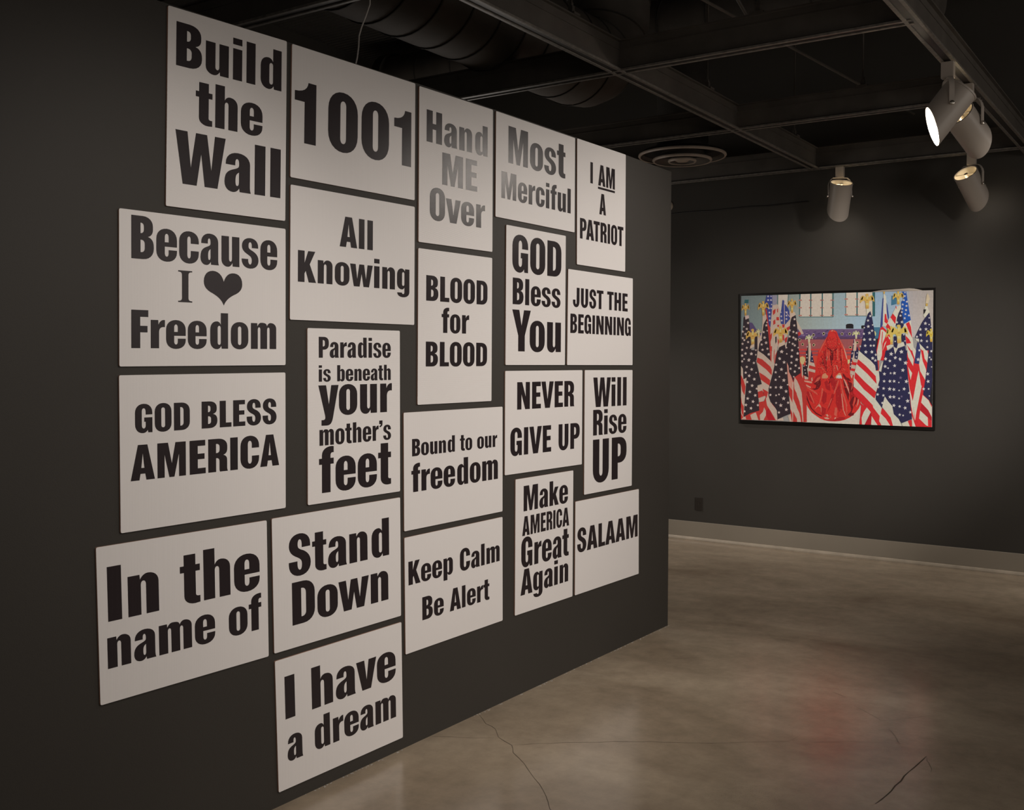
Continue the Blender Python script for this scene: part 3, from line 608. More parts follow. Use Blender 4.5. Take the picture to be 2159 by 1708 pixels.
# ------------------------------------------------------------------ track spotlights
def spotlight(mx, my, axis, label, power, lit=False, drop=.145, cone=62, blend=.8, s=1.0, sidetilt=None, aimspot=None):
    """mount on the beam at (mx,my); housing axis = beam direction"""
    t = thing('track_spotlight', label, 'spotlight', (mx, my, GZ), 'grey track spotlights on the ceiling beams')
    a = Vector(axis).normalized(); R = .0865*s
    l = (Vector((0, 0, -1))-a*Vector((0, 0, -1)).dot(a)).normalized(); w = a.cross(l).normalized()
    pv = Vector((0, 0, -.09*s-drop*s))            # pivot inside the housing
    obj('mounting_block', nb(-.021*s, .021*s, -.032*s, .032*s, -.085*s, 0, bev=.003), M_LAMP, t)
    # housing: open tube, obliquely cut mouth, long lip on the side of l
    n = 48; rear = -.11*s; th = .0025
    bm = bmesh.new(); rings = []
    for r, k in ((R, 0), (R, 1), (R-th, 1), (R-th, 0)):
        ring = []
        for i in range(n):
            c, sn = math.cos(2*math.pi*i/n), math.sin(2*math.pi*i/n)
            h = rear if k == 0 else (.125+.062*c)*s
            ring.append(bm.verts.new(pv + a*h + (l*c + w*sn)*r))
        rings.append(ring)
    for q in range(4):
        A_, B_ = rings[q], rings[(q+1) % 4]
        for i in range(n):
            f = bm.faces.new((A_[i], A_[(i+1) % n], B_[(i+1) % n], B_[i])); f.material_index = 1 if q == 2 else 0
    bmesh.ops.recalc_face_normals(bm, faces=bm.faces)
    h = obj('housing', bm, M_LAMP, t, smooth=True); h.data.materials.append(M_LAMPIN)
    # rear rim bead
    obj('rear_rim', lathe(bmesh.new(), [(rear-.003, R-.004), (rear-.003, R+.003), (rear+.006, R+.003), (rear+.006, R-.004)], pv, a, 40, close=True), M_LAMP, t, smooth=True)
    # bulb inside
    obj('bulb', lathe(bmesh.new(), [(-.075*s, 0), (-.075*s, .016*s), (-.045*s, .018*s), (-.035*s, .03*s), (.012*s, .062*s), (.02*s, .066*s), (.022*s, .064*s)], pv, a, 32), M_STEEL, t, smooth=True)
    obj('lens', lathe(bmesh.new(), [(.022*s, .064*s), (.028*s, .04*s), (.031*s, 0)], pv, a, 32), M_LENS if lit else M_LENS2, t, smooth=True)
    # socket bridge across the rear
    obj('socket', lathe(bmesh.new(), [(-.105*s, 0), (-.105*s, .014*s), (-.075*s, .014*s), (-.075*s, 0)], pv, a, 20), M_PALE, t, smooth=True)
    b = bmesh.new(); tube(b, [pv+a*(-.098*s)-w*(R-.001), pv+a*(-.098*s)+w*(R-.001)], .003*s, 6); obj('socket_bar', b, M_STEEL, t)
    # yoke: a flat strap over the rear from one side of the housing to the other
    hz = Vector((w.x, w.y, 0)).normalized()
    top = Vector((0, 0, -.085*s)); pts = []
    for k in range(25):
        u = -1+k/12.0; au = abs(u)
        if au < .45: pts.append(top + hz*(u/.45*R*.72) - Vector((0, 0, .004)))
        else:
            f = (au-.45)/.55; sg = 1 if u > 0 else -1
            e = min(1, f*2.5); x = R*.72+(R+.006-R*.72)*math.sin(e*math.pi/2); z0 = (top.z-.004); z1 = pv.z
            z = z0 + (z1-z0)*max(0, (f-.0))**1.0
            pts.append(hz*(sg*x) + Vector((0, 0, z)))
    pts = [p for i, p in enumerate(pts) if i == 0 or (p-pts[i-1]).length > 1e-4]
    dn = hz.cross(Vector((0, 0, 1))).normalized(); wd = .013*s; bm = bmesh.new(); prev = None
    for i, p in enumerate(pts):
        d = (pts[min(i+1, len(pts)-1)]-pts[max(i-1, 0)]).normalized(); nr = d.cross(dn).normalized()*.0018
        cur = [bm.verts.new(p+dn*wd+nr), bm.verts.new(p-dn*wd+nr), bm.verts.new(p-dn*wd-nr), bm.verts.new(p+dn*wd-nr)]
        if prev:
            for k in range(4): bm.faces.new((prev[k], prev[(k+1) % 4], cur[(k+1) % 4], cur[k]))
        else: bm.faces.new(cur)
        prev = cur
    bm.faces.new(prev[::-1]); bmesh.ops.recalc_face_normals(bm, faces=bm.faces)
    obj('yoke', bm, M_LAMP, t, smooth=True)
    for sg in (-1, 1):
        obj('pivot_knob', lathe(bmesh.new(), [(0, 0), (0, .011*s), (.010*s, .011*s), (.012*s, .008*s), (.012*s, 0)], pv+hz*sg*(R+.007), hz*sg, 18), M_STEEL, t, smooth=True)
    # the lamp's own light
    for nm, off, aim, pw, size, bl in (('lamp_beam', .045*s, a, power, cone, blend),):
        L = bpy.data.lights.new(nm, 'SPOT'); L.energy = pw; L.spot_size = math.radians(size); L.spot_blend = bl; L.shadow_soft_size = .04; L.color = (1, .912, .83)
        o = bpy.data.objects.new(nm, L); COL.objects.link(o); o.parent = t; o.location = pv+a*off; o.rotation_euler = a.to_track_quat('-Z', 'Y').to_euler()
    L = bpy.data.lights.new('bulb_spill', 'POINT'); L.energy = .28; L.shadow_soft_size = .012; L.color = (1, .84, .62)
    o = bpy.data.objects.new('bulb_spill', L); COL.objects.link(o); o.parent = t; o.location = pv - a*.060*s + l*.045*s
    return t
spotlight(5.81, 1.20, (-.245, .55, -.80), 'grey track spotlight with its bright open mouth facing the viewer', 75, lit=True, cone=135)
spotlight(6.32, 1.20, (1, -.4, -.7), 'grey spotlight partly behind the glowing one, turned away to the right', 40, cone=70)
spotlight(XC[3], 1.56, (.66, -.276, -.75), 'grey spotlight lowest at far right, tilted towards the back wall', 1.3, cone=130, blend=1)
spotlight(XC[3], 2.545, (.36, .23, -.90), 'grey spotlight hanging upright above the left part of the photo print', 2.8, cone=140, blend=1)

# ------------------------------------------------------------------ wall fittings
t = thing('wall_outlet', 'small dark electrical outlet low on the back wall', 'outlet', (XB, 3.90, .335))
obj('cover_plate', nb(-.006, 0, -.036, .036, -.058, .058, bev=.002), M_OUT, t)
for s in (-1, 1):
    r = obj('receptacle', lathe(bmesh.new(), [(0, .0165), (.0025, .0165), (.0025, 0)], (-.006, 0, s*.0195), (-1, 0, 0), 24), M_OUT, t)
    b = bmesh.new(); box(b, -.0092, -.0082, -.008, -.0055, s*.0195-.005, s*.0195+.005); box(b, -.0092, -.0082, .0055, .008, s*.0195-.005, s*.0195+.005); obj('slot', b, M_BLK, r)
obj('screw', lathe(bmesh.new(), [(0, .0035), (.0015, .003), (.0015, 0)], (-.006, 0, 0), (-1, 0, 0), 12), M_STEEL, t)
pc = hit(1409.5, 435, 0, XB)
o = obj('wall_sensor', lathe(bmesh.new(), [(0, 0), (0, .046), (.018, .044), (.03, .034), (.036, 0)], (0, 0, 0), (-1, 0, 0), 32), M_PALE, smooth=True, loc=(XB, pc.y, pc.z))
tag(o, 'small pale round sensor on the back wall peeking past the partition edge', 'sensor')
p0 = hit(1414, 452, 0, XB); p1 = hit(1705, 426, 0, XB)
pts = [Vector((XB-.006, p0.y+.5+(p1.y-p0.y-.5)*k/10, p0.z+(p1.z-p0.z)*k/10+.004*math.sin(k*2.1))) for k in range(11)]
o = obj('wall_cable', tube(bmesh.new(), [p-pts[-1] for p in pts], .006, 8), M_BLK, loc=pts[-1]); tag(o, 'thin black cable running level across the upper back wall', 'cable')

# ------------------------------------------------------------------ cracks and paint chips on the floor
FL = bpy.data.objects['floor']
def ribbon(pts, w, nm='crack'):
    P = [hit(x, y, 2, 0) for x, y in pts]; Q = []
    for a, b in zip(P, P[1:]):
        n = max(2, int((b-a).length/.05))
        for k in range(n): Q.append(a.lerp(b, k/n))
    Q.append(P[-1]); bm = bmesh.new(); prev = None
    for i, p in enumerate(Q):
        d = (Q[min(i+1, len(Q)-1)]-Q[max(i-1, 0)]).normalized(); s = Vector((-d.y, d.x, 0))
        j = s*random.uniform(-.004, .004); ww = w*random.uniform(.5, 1.2)*(.3 if i in (0, len(Q)-1) else 1)
        cur = (bm.verts.new((p.x+j.x+s.x*ww, p.y+j.y+s.y*ww, .0006)), bm.verts.new((p.x+j.x-s.x*ww, p.y+j.y-s.y*ww, .0006)))
        if prev: bm.faces.new((prev[0], prev[1], cur[1], cur[0]))
        prev = cur
    bm.normal_update()
    for f in bm.faces:
        if f.normal.z < 0: f.normal_flip()
    obj(nm, bm, M_CRACK, FL)
c7 = lambda *p: [(560+x/2.297, 1280+y/2.297) for x, y in p]
c8 = lambda *p: [(1400+x/2.8445, 1200+y/2.8445) for x, y in p]
ribbon(c7((1035, 520), (1070, 565), (1110, 590), (1130, 630), (1190, 670), (1200, 705), (1250, 760), (1280, 800), (1345, 890), (1375, 975), (1400, 1010)), .0012)
ribbon(c7((760, 625), (900, 628), (1000, 636), (1130, 632)), .0008)
ribbon(c7((1190, 668), (1500, 655), (1800, 652), (2159, 660))+c8((400, 1040), (740, 1035), (820, 995)), .0009)
ribbon(c8((850, 1038), (1100, 1036), (1400, 1042)), .0008)
ribbon(c8((0, 533), (100, 536), (240, 528)), .0010)
ribbon(c8((1570, 1120), (1470, 1215), (1360, 1330), (1270, 1410)), .0026)
ribbon(c8((1000, 735), (1090, 770)), .0010)
ribbon(c8((1130, 820), (1240, 870), (1300, 910), (1400, 905), (1600, 880)), .0009)
ribbon(c8((1250, 970), (1350, 965), (1390, 1000), (1400, 1040), (1440, 1055)), .0010)
ribbon(c8((1570, 1120), (1575, 1150), (1595, 1175), (1605, 1220)), .0012)
bm = bmesh.new()
for k in range(150):
    c = random.choice([5.75, 5.5, 5.2, 4.75, 4.3, 3.9, 3.1, 2.9]); x = c+random.gauss(0, .09)
    if x > XE: continue
    y = YW-.004-abs(random.gauss(0, .005)); r = random.uniform(.001, .0055)
    vs = [bm.verts.new((x+r*math.cos(q*2.1+k)*random.uniform(.6, 1.8), y+r*math.sin(q*2.1+k), .0012)) for q in range(3)]
    f = bm.faces.new(vs); 
bm.normal_update()
for f in bm.faces:
    if f.normal.z < 0: f.normal_flip()
r = bmesh.ops.extrude_face_region(bm, geom=bm.faces[:])
bmesh.ops.translate(bm, verts=[v for v in r['geom'] if isinstance(v, bmesh.types.BMVert)], vec=(0, 0, -.0012))
bmesh.ops.recalc_face_normals(bm, faces=bm.faces)
tag(obj('paint_chips', bm, M_CHIP), 'pale paint chips strewn along the foot of the partition', 'debris', kind='stuff')

# ------------------------------------------------------------------ the photo print on the back wall (a flat picture: thin coloured shapes laid over one another)
FR = {'A': (1555, 600, 10.676), 'B': (1555, 740, 10.676), 'C': (1680, 600, 10.676), 'D': (1680, 740, 10.676), 'E': (1800, 600, 10.676), 'F': (1800, 740, 9.486), 'Z': (1540, 590, 4.693)}
XP = XB-.020
pc = [hit(x, y, 0, XP) for x, y in ((1562.6, 624.1), (1967.9, 611.8), (1965.3, 900.8), (1562.3, 885.2))]
pcen = sum(pc, Vector())/4
PT_ = thing('photo_print', 'large colour photo print of a red-robed seated figure among striped starred flags', 'picture', (XB, pcen.y, pcen.z))
bq = [hit(x, y, 0, XB-.016) for x, y in ((1559.8, 619.3), (1972, 606.5), (1971, 908), (1560.3, 892))]
bm = bmesh.new()
f0 = [bm.verts.new((-.018, p.y-pcen.y, p.z-pcen.z)) for p in bq]; b0 = [bm.verts.new((0, p.y-pcen.y, p.z-pcen.z)) for p in bq]
bm.faces.new(f0); bm.faces.new(b0[::-1])
for i in range(4): bm.faces.new((f0[i], b0[i], b0[(i+1) % 4], f0[(i+1) % 4]))
bmesh.ops.recalc_face_normals(bm, faces=bm.faces); obj('mounting_panel', bm, M_GLOSSBLK, PT_)
Q2 = [(p.y-pcen.y, p.z-pcen.z) for p in pc]      # TL TR BR BL (clockwise seen with +y to the left)
def clip(poly_):
    cx = sum(p[0] for p in Q2)/4; cz = sum(p[1] for p in Q2)/4
    out = poly_
    for i in range(4):
        a, b = Q2[i], Q2[(i+1) % 4]
        sgn = (b[0]-a[0])*(cz-a[1])-(b[1]-a[1])*(cx-a[0])
        g = lambda p: ((b[0]-a[0])*(p[1]-a[1])-(b[1]-a[1])*(p[0]-a[0]))*(1 if sgn > 0 else -1)
        inp, out = out, []
        for k in range(len(inp)):
            p, q = inp[k-1], inp[k]; gp, gq = g(p), g(q)
            if (gp >= 0) != (gq >= 0):
                t = gp/(gp-gq); out.append((p[0]+(q[0]-p[0])*t, p[1]+(q[1]-p[1])*t))
            if gq >= 0: out.append(q)
        if not out: return []
    return out
GAIN = 1.62
def lin(c): c /= 255; return ((c+.055)/1.055)**2.4 if c > .04 else c/12.92
def alb(c, k=1): return tuple(min(.88, (lin(v)*.955+.0055)*GAIN*k) for v in c)  # haze and gloss are mixed into every ink colour
PB = bmesh.new(); LAYC = PB.loops.layers.float_color.new('ink'); LZ = [0]
def P3(fr, x, y):
    ox, oy, s = FR[fr]; p = hit(ox+x/s, oy+y/s, 0, XP); return (p.y-pcen.y, p.z-pcen.z)
def lay(pts2, col, step=1):
    pts2 = clip(pts2)
    if len(pts2) < 3: return
    LZ[0] += step; x = -.0185-LZ[0]*.000012
    vs = [PB.verts.new((x, a, b)) for a, b in pts2]
    for t in tessellate_polygon([[Vector((a, b, 0)) for a, b in pts2]]):
        try: f = PB.faces.new([vs[i] for i in t])
        except ValueError: continue
        for l in f.loops: l[LAYC] = (*alb(col), 1)
def pl(fr, s, col, step=1):
    v = [float(q) for q in s.replace(',', ' ').split()]
    lay([P3(fr, v[i], v[i+1]) for i in range(0, len(v), 2)], col, step)
def bulk(fr, txt, cols):
    for ln in txt.strip().split('\n'):
        k, s = ln.strip().split(':'); pl(fr, s, cols[k.strip()])
def star(fr, x, y, r, col, rot=0):
    pts = []
    for k in range(10):
        a = -math.pi/2+k*math.pi/5+rot; rr = r if k % 2 == 0 else r*.42
        pts.append(P3(fr, x+rr*math.cos(a), y+rr*math.sin(a)))
    lay(pts, col, 0)
def stars(fr, s, col, r=36, squash=1):
    for it in s.split(';'):
        v = [float(q) for q in it.split(',')]
        star(fr, v[0], v[1], v[2] if len(v) > 2 else r, col, (int(v[0]+v[1]) % 7-3)*.07)
    LZ[0] += 1
EAG = [(0, -50), (7, -48), (10, -40), (8, -30), (14, -26), (22, -36), (34, -40), (44, -30), (50, -12), (50, 6), (42, -2), (34, -6), (24, -4), (16, -2), (13, 10), (12, 24), (13, 36), (11, 50),
       (-9, 50), (-11, 36), (-10, 24), (-13, 10), (-16, -2), (-26, -4), (-34, 0), (-42, 8), (-50, 14), (-49, -8), (-42, -28), (-32, -38), (-20, -34), (-13, -26), (-7, -30), (-9, -38), (-14, -42), (-8, -48)]
def eagle(fr, x, y, w, h, col=(206, 160, 84), hi=(224, 190, 130), lo=(150, 105, 50)):
    lay([P3(fr, x+a*w/100, y+b*h/100) for a, b in EAG], col)
    for q in ([(-44, -10), (-34, -30), (-28, -28), (-34, -8)], [(44, -10), (36, -32), (30, -28), (32, -8)]):
        lay([P3(fr, x+a*w/100, y+b*h/100) for a, b in q], tuple(int(c*.9+hi[i]*.1) for i, c in enumerate(col)), 0)
    lay([P3(fr, x+a*w/100, y+b*h/100) for a, b in [(-4, -34), (4, -34), (6, -14), (-6, -14)]], hi)
    lay([P3(fr, x+a*w/100, y+b*h/100) for a, b in [(-8, 12), (8, 12), (9, 26), (-8, 26)]], hi)
    lay([P3(fr, x+a*w/100, y+b*h/100) for a, b in [(-10, 36), (12, 36), (11, 50), (-9, 50)]], tuple(int(c*.88) for c in col))
    lay([P3(fr, x+a*w/100, y+b*h/100) for a, b in [(-8, -6), (8, -6), (7, -3), (-7, -3)]], lo)
C_ = dict(nl=(46, 36, 44), nr=(38, 38, 74), rl=(180, 52, 48), rr=(205, 38, 46), rd=(170, 24, 38), wl=(188, 170, 158), wr=(214, 198, 186), win=(206, 190, 180), dk=(30, 28, 34), bl=(56, 68, 136),
          tb=(25, 78, 165), g=(206, 160, 84), pk=(206, 140, 128), st=(84, 70, 112), te=(45, 95, 100), gy=(142, 140, 160), be=(196, 176, 160), bt=(62, 112, 142), br=(52, 34, 40), pw=(202, 176, 172), o=(196, 70, 54), nb=(46, 52, 104))
# background wall, graded from grey-teal to pale blue to warm grey
def wallcol(x, y):
    st = [(90, (112, 126, 130)), (350, (122, 138, 138)), (650, (148, 158, 154)), (1100, (150, 172, 182)), (1400, (146, 176, 202)), (1680, (152, 176, 200)), (1790, (172, 168, 170)), (2020, (176, 170, 164))]
    for (a, ca), (b, cb) in zip(st, st[1:]):
        if x <= b: t = max(0, (x-a)/(b-a)); break
    else: t = 1
    k = .94+.10*min(1, y/500)
    return tuple((p+(q-p)*t)*k for p, q in zip(ca, cb))
gx = [85+i*40 for i in range(50)]; gy = [70+j*55 for j in range(10)]
LZ[0] += 1; zz = -.0185-LZ[0]*.000012
lay([P3('Z', 60, 60), P3('Z', 2060, 60), P3('Z', 2060, 1500), P3('Z', 60, 1500)], (150, 150, 150))
for i in range(len(gx)-1):
    for j in range(len(gy)-1):
        cell = clip([P3('Z', gx[i], gy[j]), P3('Z', gx[i+1], gy[j]), P3('Z', gx[i+1], gy[j+1]), P3('Z', gx[i], gy[j+1])])
        if len(cell) < 3: continue
        if i == j == 0: pass
        x_ = -.0185-(LZ[0]+1)*.000012
        vs = [PB.verts.new((x_, a, b)) for a, b in cell]
        try: f = PB.faces.new(vs)
        except ValueError: continue
        for l in f.loops: l[LAYC] = (*alb(wallcol(gx[i]+20, gy[j]+27)), 1)
LZ[0] += 2
bulk('A', '''win:905,225 1145,225 1130,420 1100,700 900,600
te:900,225 915,225 910,600 895,600
te:1135,225 1150,225 1140,420 1125,420
te:160,340 250,340 245,420 150,420''', C_)
bulk('C', '''te:55,205 830,195 825,735 50,735
win:85,200 300,200 300,722 68,722
win:328,200 560,200 555,722 322,722
win:588,200 812,200 806,720 580,720
te:1092,180 1760,160 1760,715 1092,715
win:1108,180 1342,180 1340,702 1108,702
win:1370,180 1700,170 1700,702 1368,702
dk:1105,990 1102,910 1130,888 1190,880 1250,886 1275,910 1275,992
dk:1450,992 1448,930 1470,920 1548,920 1548,992''', C_)
for xs, ys in (((75, 310, 562, 795), (352, 522, 697)), ((1110, 1350), (326, 500, 678))):
    for x in xs:
        for y in ys: pl('C', f'{x-38},{y-14} {x+38},{y-14} {x+38},{y+14} {x-38},{y+14}', (176, 118, 108))
        if x != xs[0]: pl('C', f'{x-1},200 {x+14},200 {x+10},715 {x-5},715', C_['te'])
# stage
for i, (y0, y1, c) in enumerate([(491, 530, (104, 84, 122)), (530, 570, (90, 70, 116)), (570, 592, (86, 60, 92)), (592, 684, (152, 84, 88)), (684, 700, (192, 64, 60)), (700, 718, (146, 78, 86)), (718, 734, (196, 64, 58)), (734, 752, (140, 72, 84)), (752, 1240, (196, 68, 54))]):
    pl('Z', f'640,{y0} 1470,{y0-6} 1470,{y1+1} 640,{y1+1}', c)
random.seed(8)
for k in range(46):
    x = random.uniform(690, 1330); y = random.uniform(500, 575); w = random.uniform(10, 30)
    pl('Z', f'{x},{y} {x+w},{y-6} {x+w+8},{y-1} {x+6},{y+7}', random.choice([(120, 100, 142), (74, 58, 104), (134, 112, 146), (66, 50, 90)]))
for x, y in ((605, 1105), (375, 1135), (65, 1245), (130, 1345), (380, 1360), (1018, 1112), (1190, 1110), (1205, 1415), (1360, 1305)): star('C', x, y, 44, (216, 186, 150)); star('C', x, y, 36, (216, 186, 150), .6)
pl('Z', '720,1195 1500,1150 1500,1480 720,1480', (204, 192, 182))
bulk('E', '''bt:450,960 590,960 590,1230 480,1230
br:470,1220 560,1215 560,1500 505,1500
bt:850,250 960,250 960,440 840,470
bt:455,1050 500,1050 500,1500 455,1500''', C_)
pl('E', '465,1050 480,1045 505,1100 495,1150 470,1155', (214, 196, 140))
# small flags left and right of the figure
bulk('C', '''rl:20,1520 60,1560 90,1708 20,1708
nl:250,1340 268,1330 268,1708 200,1708
be:260,1290 312,1330 320,1708 260,1708
nr:325,1460 375,1708 312,1708
nr:1280,1250 1305,1250 1290,1708 1218,1708
be:1300,1220 1345,1340 1310,1708 1240,1708
nr:1358,1390 1400,1500 1390,1708 1300,1665''', C_)
bulk('D', '''rl:80,290 420,330 420,760 60,760
nl:205,0 262,0 262,600 205,570 130,540 130,300 195,340
be:262,0 322,0 304,240 262,450 262,600 240,430 262,250
nr:322,0 345,60 388,268 300,240
wl:262,250 390,270 416,362 280,320
rl:280,322 415,360 428,430 270,380
wl:232,380 428,432 412,492 235,445
rl:270,460 400,500 350,600 262,640
wl:165,560 260,600 255,640 180,640
be:108,290 130,300 140,620 112,620
nr:1228,0 1292,0 1255,150 1222,300 1212,425 1192,420 1205,200
wl:1292,0 1325,0 1300,172 1370,190 1352,262 1262,250
rr:1262,250 1350,264 1342,328 1250,312
wl:1225,305 1342,330 1312,402 1225,390
rr:1232,390 1312,404 1314,462 1222,448
wl:1205,440 1314,466 1298,540 1195,540
nr:1300,0 1390,0 1370,180 1298,168
wl:1195,540 1255,540 1245,620 1200,590''', C_)
for fr, s in (('C', '235,1400;220,1575;228,1650;1300,1245;1275,1340;1255,1540;1240,1660;1358,1540;1340,1630'), ('D', '218,80;232,152;202,245;215,325;182,430;195,500;345,130;348,215;160,340;1245,60;1225,260;1358,45;1340,130;1205,345')):
    stars(fr, s, (206, 190, 190), 20)
eagle('C', 275, 1225, 170, 200, (220, 204, 160), (232, 220, 190)); eagle('C', 1335, 1130, 170, 190, (216, 200, 154), (232, 220, 190))
pl('D', '70,140 130,120 185,150 190,210 150,300 100,300 70,230', (214, 180, 130)); pl('D', '1150,200 1190,190 1195,260 1150,300 1120,270', (220, 190, 140))
# the robed figure
pl('D', '490,-20 440,300 400,560 350,680 120,640 150,780 130,860 180,1120 250,1270 340,1390 420,1450 520,1520 620,1560 730,1580 860,1586 980,1575 1080,1552 1180,1505 1260,1450 1340,1370 1400,1290 1435,1200 1440,1140 1330,1000 1300,860 1290,690 1230,620 1190,500 1150,300 1132,120 1090,0 1075,-40', (200, 46, 42))
pl('C', '800,1015 740,1035 705,1090 690,1160 640,1240 570,1350 520,1450 490,1580 480,1720 1145,1720 1130,1620 1090,1500 1045,1360 990,1270 935,1160 915,1100 895,1055 850,1025', (200, 46, 42))
RD, RM, RH, RP = (104, 18, 26), (164, 30, 36), (222, 92, 78), (234, 150, 134)
bulk('C', '''m:700,1130 800,1060 880,1090 915,1200 930,1350 880,1440 780,1470 690,1380 660,1280
c:720,1120 790,1060 870,1100 900,1200 915,1340 870,1420 790,1450 700,1370 675,1290
d:670,1380 700,1420 780,1470 830,1490 760,1500 690,1450
d:830,1480 900,1430 920,1400 900,1460 840,1500
h:560,1370 620,1290 690,1160 640,1290 580,1400 510,1540 500,1530
h:940,1160 1000,1290 1060,1400 1110,1560 1140,1690 1100,1620 1060,1470 1000,1350
p:1040,1370 1080,1460 1125,1600 1140,1700 1110,1660 1075,1520
h:800,1020 850,1035 880,1070 800,1045 730,1070
p:775,1045 800,1025 815,1035 795,1060
d:755,1470 830,1490 820,1708 775,1708 765,1560
m:640,1430 660,1440 650,1708 625,1708
p:675,1540 692,1530 690,1640 680,1708 665,1708
h:720,1450 735,1470 740,1708 715,1708
m:850,1500 875,1480 890,1708 850,1708
h:910,1440 930,1450 935,1708 905,1708
m:960,1420 985,1430 1010,1708 970,1708
h:1000,1440 1020,1440 1040,1708 1020,1708''', dict(m=RM, c=(206, 48, 46), d=RD, h=RH, p=RP))
bulk('D', '''d:570,170 590,160 610,290 600,330 570,280 510,285 515,270 575,265
d:655,120 672,130 668,500 650,400
m:600,0 640,0 650,240 640,430 610,300
h:560,350 600,400 640,470 600,430 540,370
d:740,120 790,60 800,360 790,520 740,620 720,740 760,700 800,600 860,720 850,640 800,560 810,420 770,300
d:745,600 790,520 830,640 850,760 830,880 800,760 770,680 720,760
m:700,640 760,700 800,850 850,900 880,760 920,660 870,640 800,600
m:620,700 680,660 740,760 760,900 700,880 650,840
h:670,30 690,0 685,120 672,140
p:890,320 910,330 930,440 915,440
h:920,0 940,0 930,160 915,200 905,120
h:830,330 860,320 850,480 830,440
d:985,170 1010,180 1010,360 990,420 960,440 1000,360
d:1030,500 1060,520 1110,590 1180,620 1220,680 1130,660 1090,640 1040,560
d:1045,640 1080,690 1110,790 1075,820 1055,760
p:1045,620 1075,640 1110,700 1170,850 1185,980 1150,880 1100,760
d:1060,820 1120,830 1180,960 1165,1130 1140,1060
d:1130,660 1230,720 1280,760 1270,860 1210,1000 1180,880 1160,780
m:1190,940 1290,880 1290,1050 1240,1250 1210,1180
h:1240,640 1270,700 1250,840 1220,900 1245,760
d:1185,1160 1250,1040 1300,1020 1260,1180 1270,1280 1230,1400 1290,1390 1280,1450 1200,1470 1150,1440 1230,1340
d:1330,1020 1380,1010 1340,1180 1280,1260 1330,1120
p:1380,1080 1400,1080 1380,1200 1340,1270 1365,1180
h:1300,1050 1325,1040 1300,1180 1270,1250
d:400,720 540,620 520,760 480,860 400,880 340,850 420,840 440,780 380,740
d:500,700 540,680 540,760 490,850
m:440,560 560,520 540,600 380,740 350,690
h:460,610 540,570 500,660 400,720
p:130,660 250,670 345,700 335,730 240,710 150,690
p:150,730 220,760 320,810 310,835 230,800 150,760
p:320,620 350,590 360,670 330,690
h:150,770 300,850 440,930 480,1000 330,900
d:180,960 230,1000 270,1130 340,1290 440,1390 570,1460 560,1480 430,1420 310,1290 240,1130 180,1000
m:200,900 330,930 380,1120 420,1200 300,1120
h:270,900 320,960 400,1180 380,1180 300,1000
h:560,830 600,860 560,1040 520,1180 410,1320 400,1300 500,1180 550,1000
p:410,1310 500,1190 530,1220 560,1290 480,1240
h:540,1260 640,1280 600,1310 560,1400 530,1340
m:600,900 680,950 660,1150 600,1200 560,1120
h:930,660 950,670 860,940 830,980 850,880
m:880,900 960,740 1000,1000 1020,1290 960,1380 880,1200
h:975,650 990,660 1040,900 1140,1240 1120,1260 1020,960
p:1000,960 1015,960 1060,1330 1110,1470 1090,1450 1040,1330
h:1080,1040 1130,1300 1145,1440 1120,1400
m:790,960 850,980 740,1290 680,1390 720,1240
h:770,1080 800,1060 720,1260 690,1290
m:560,1250 660,1300 640,1420 560,1480
p:640,1440 690,1420 720,1470 690,1480
p:610,1500 680,1490 740,1520 700,1540 640,1530
h:740,1430 780,1470 770,1530 740,1490
p:850,1500 890,1490 880,1540 840,1550
h:860,1270 910,1280 900,1480 840,1440
p:920,1490 960,1530 930,1540
m:980,1480 1100,1500 1060,1550 900,1575 700,1575 640,1555 800,1560''', dict(m=RM, c=(206, 48, 46), d=RD, h=RH, p=RP))
random.seed(3)
for k in range(700):      # sequin glints
    x = random.uniform(480, 1150); y = random.uniform(-300, 500); 
    if abs(x-810) > 150+(y+300)*.3: continue
    r = random.uniform(3, 9); pl('D', f'{x},{y-r*1.5} {x+r},{y} {x},{y+r*1.5} {x-r},{y}', random.choice([(228, 120, 96), (216, 76, 60), (120, 22, 28), (150, 28, 32)]), 1 if k % 100 == 0 else 0)
for k in range(420):
    y = random.uniform(500, 1560); x = random.uniform(200, 1400)
    if (x-820)**2/600**2+(y-900)**2/680**2 > .92 or (y < 700 and abs(x-810) > 420): continue
    r = random.uniform(4, 11); d = (x-820)/1400
    pl('D', f'{x},{y} {x+r*.5},{y+r} {x+d*r*6},{y+r*4} {x-r*.4},{y+r*1.5}', random.choice([(222, 100, 84), (214, 70, 58), (150, 28, 34), (128, 20, 28), (184, 40, 40)]), 1 if k % 100 == 0 else 0)
# hands on the knees
pl('D', '585,525 620,505 650,495 675,540 705,560 705,600 680,610 672,630 655,605 640,632 625,608 608,632 592,608 570,628 560,590', (206, 136, 104))
pl('D', '880,560 925,520 950,490 990,505 1010,560 1020,620 1000,628 985,600 970,630 950,600 935,628 918,600 900,625 870,600', (208, 140, 108))
pl('D', '900,575 925,548 990,545 1012,575 1018,622 1000,628 985,600 970,632 950,602 935,630 918,602 898,622', (222, 200, 196))
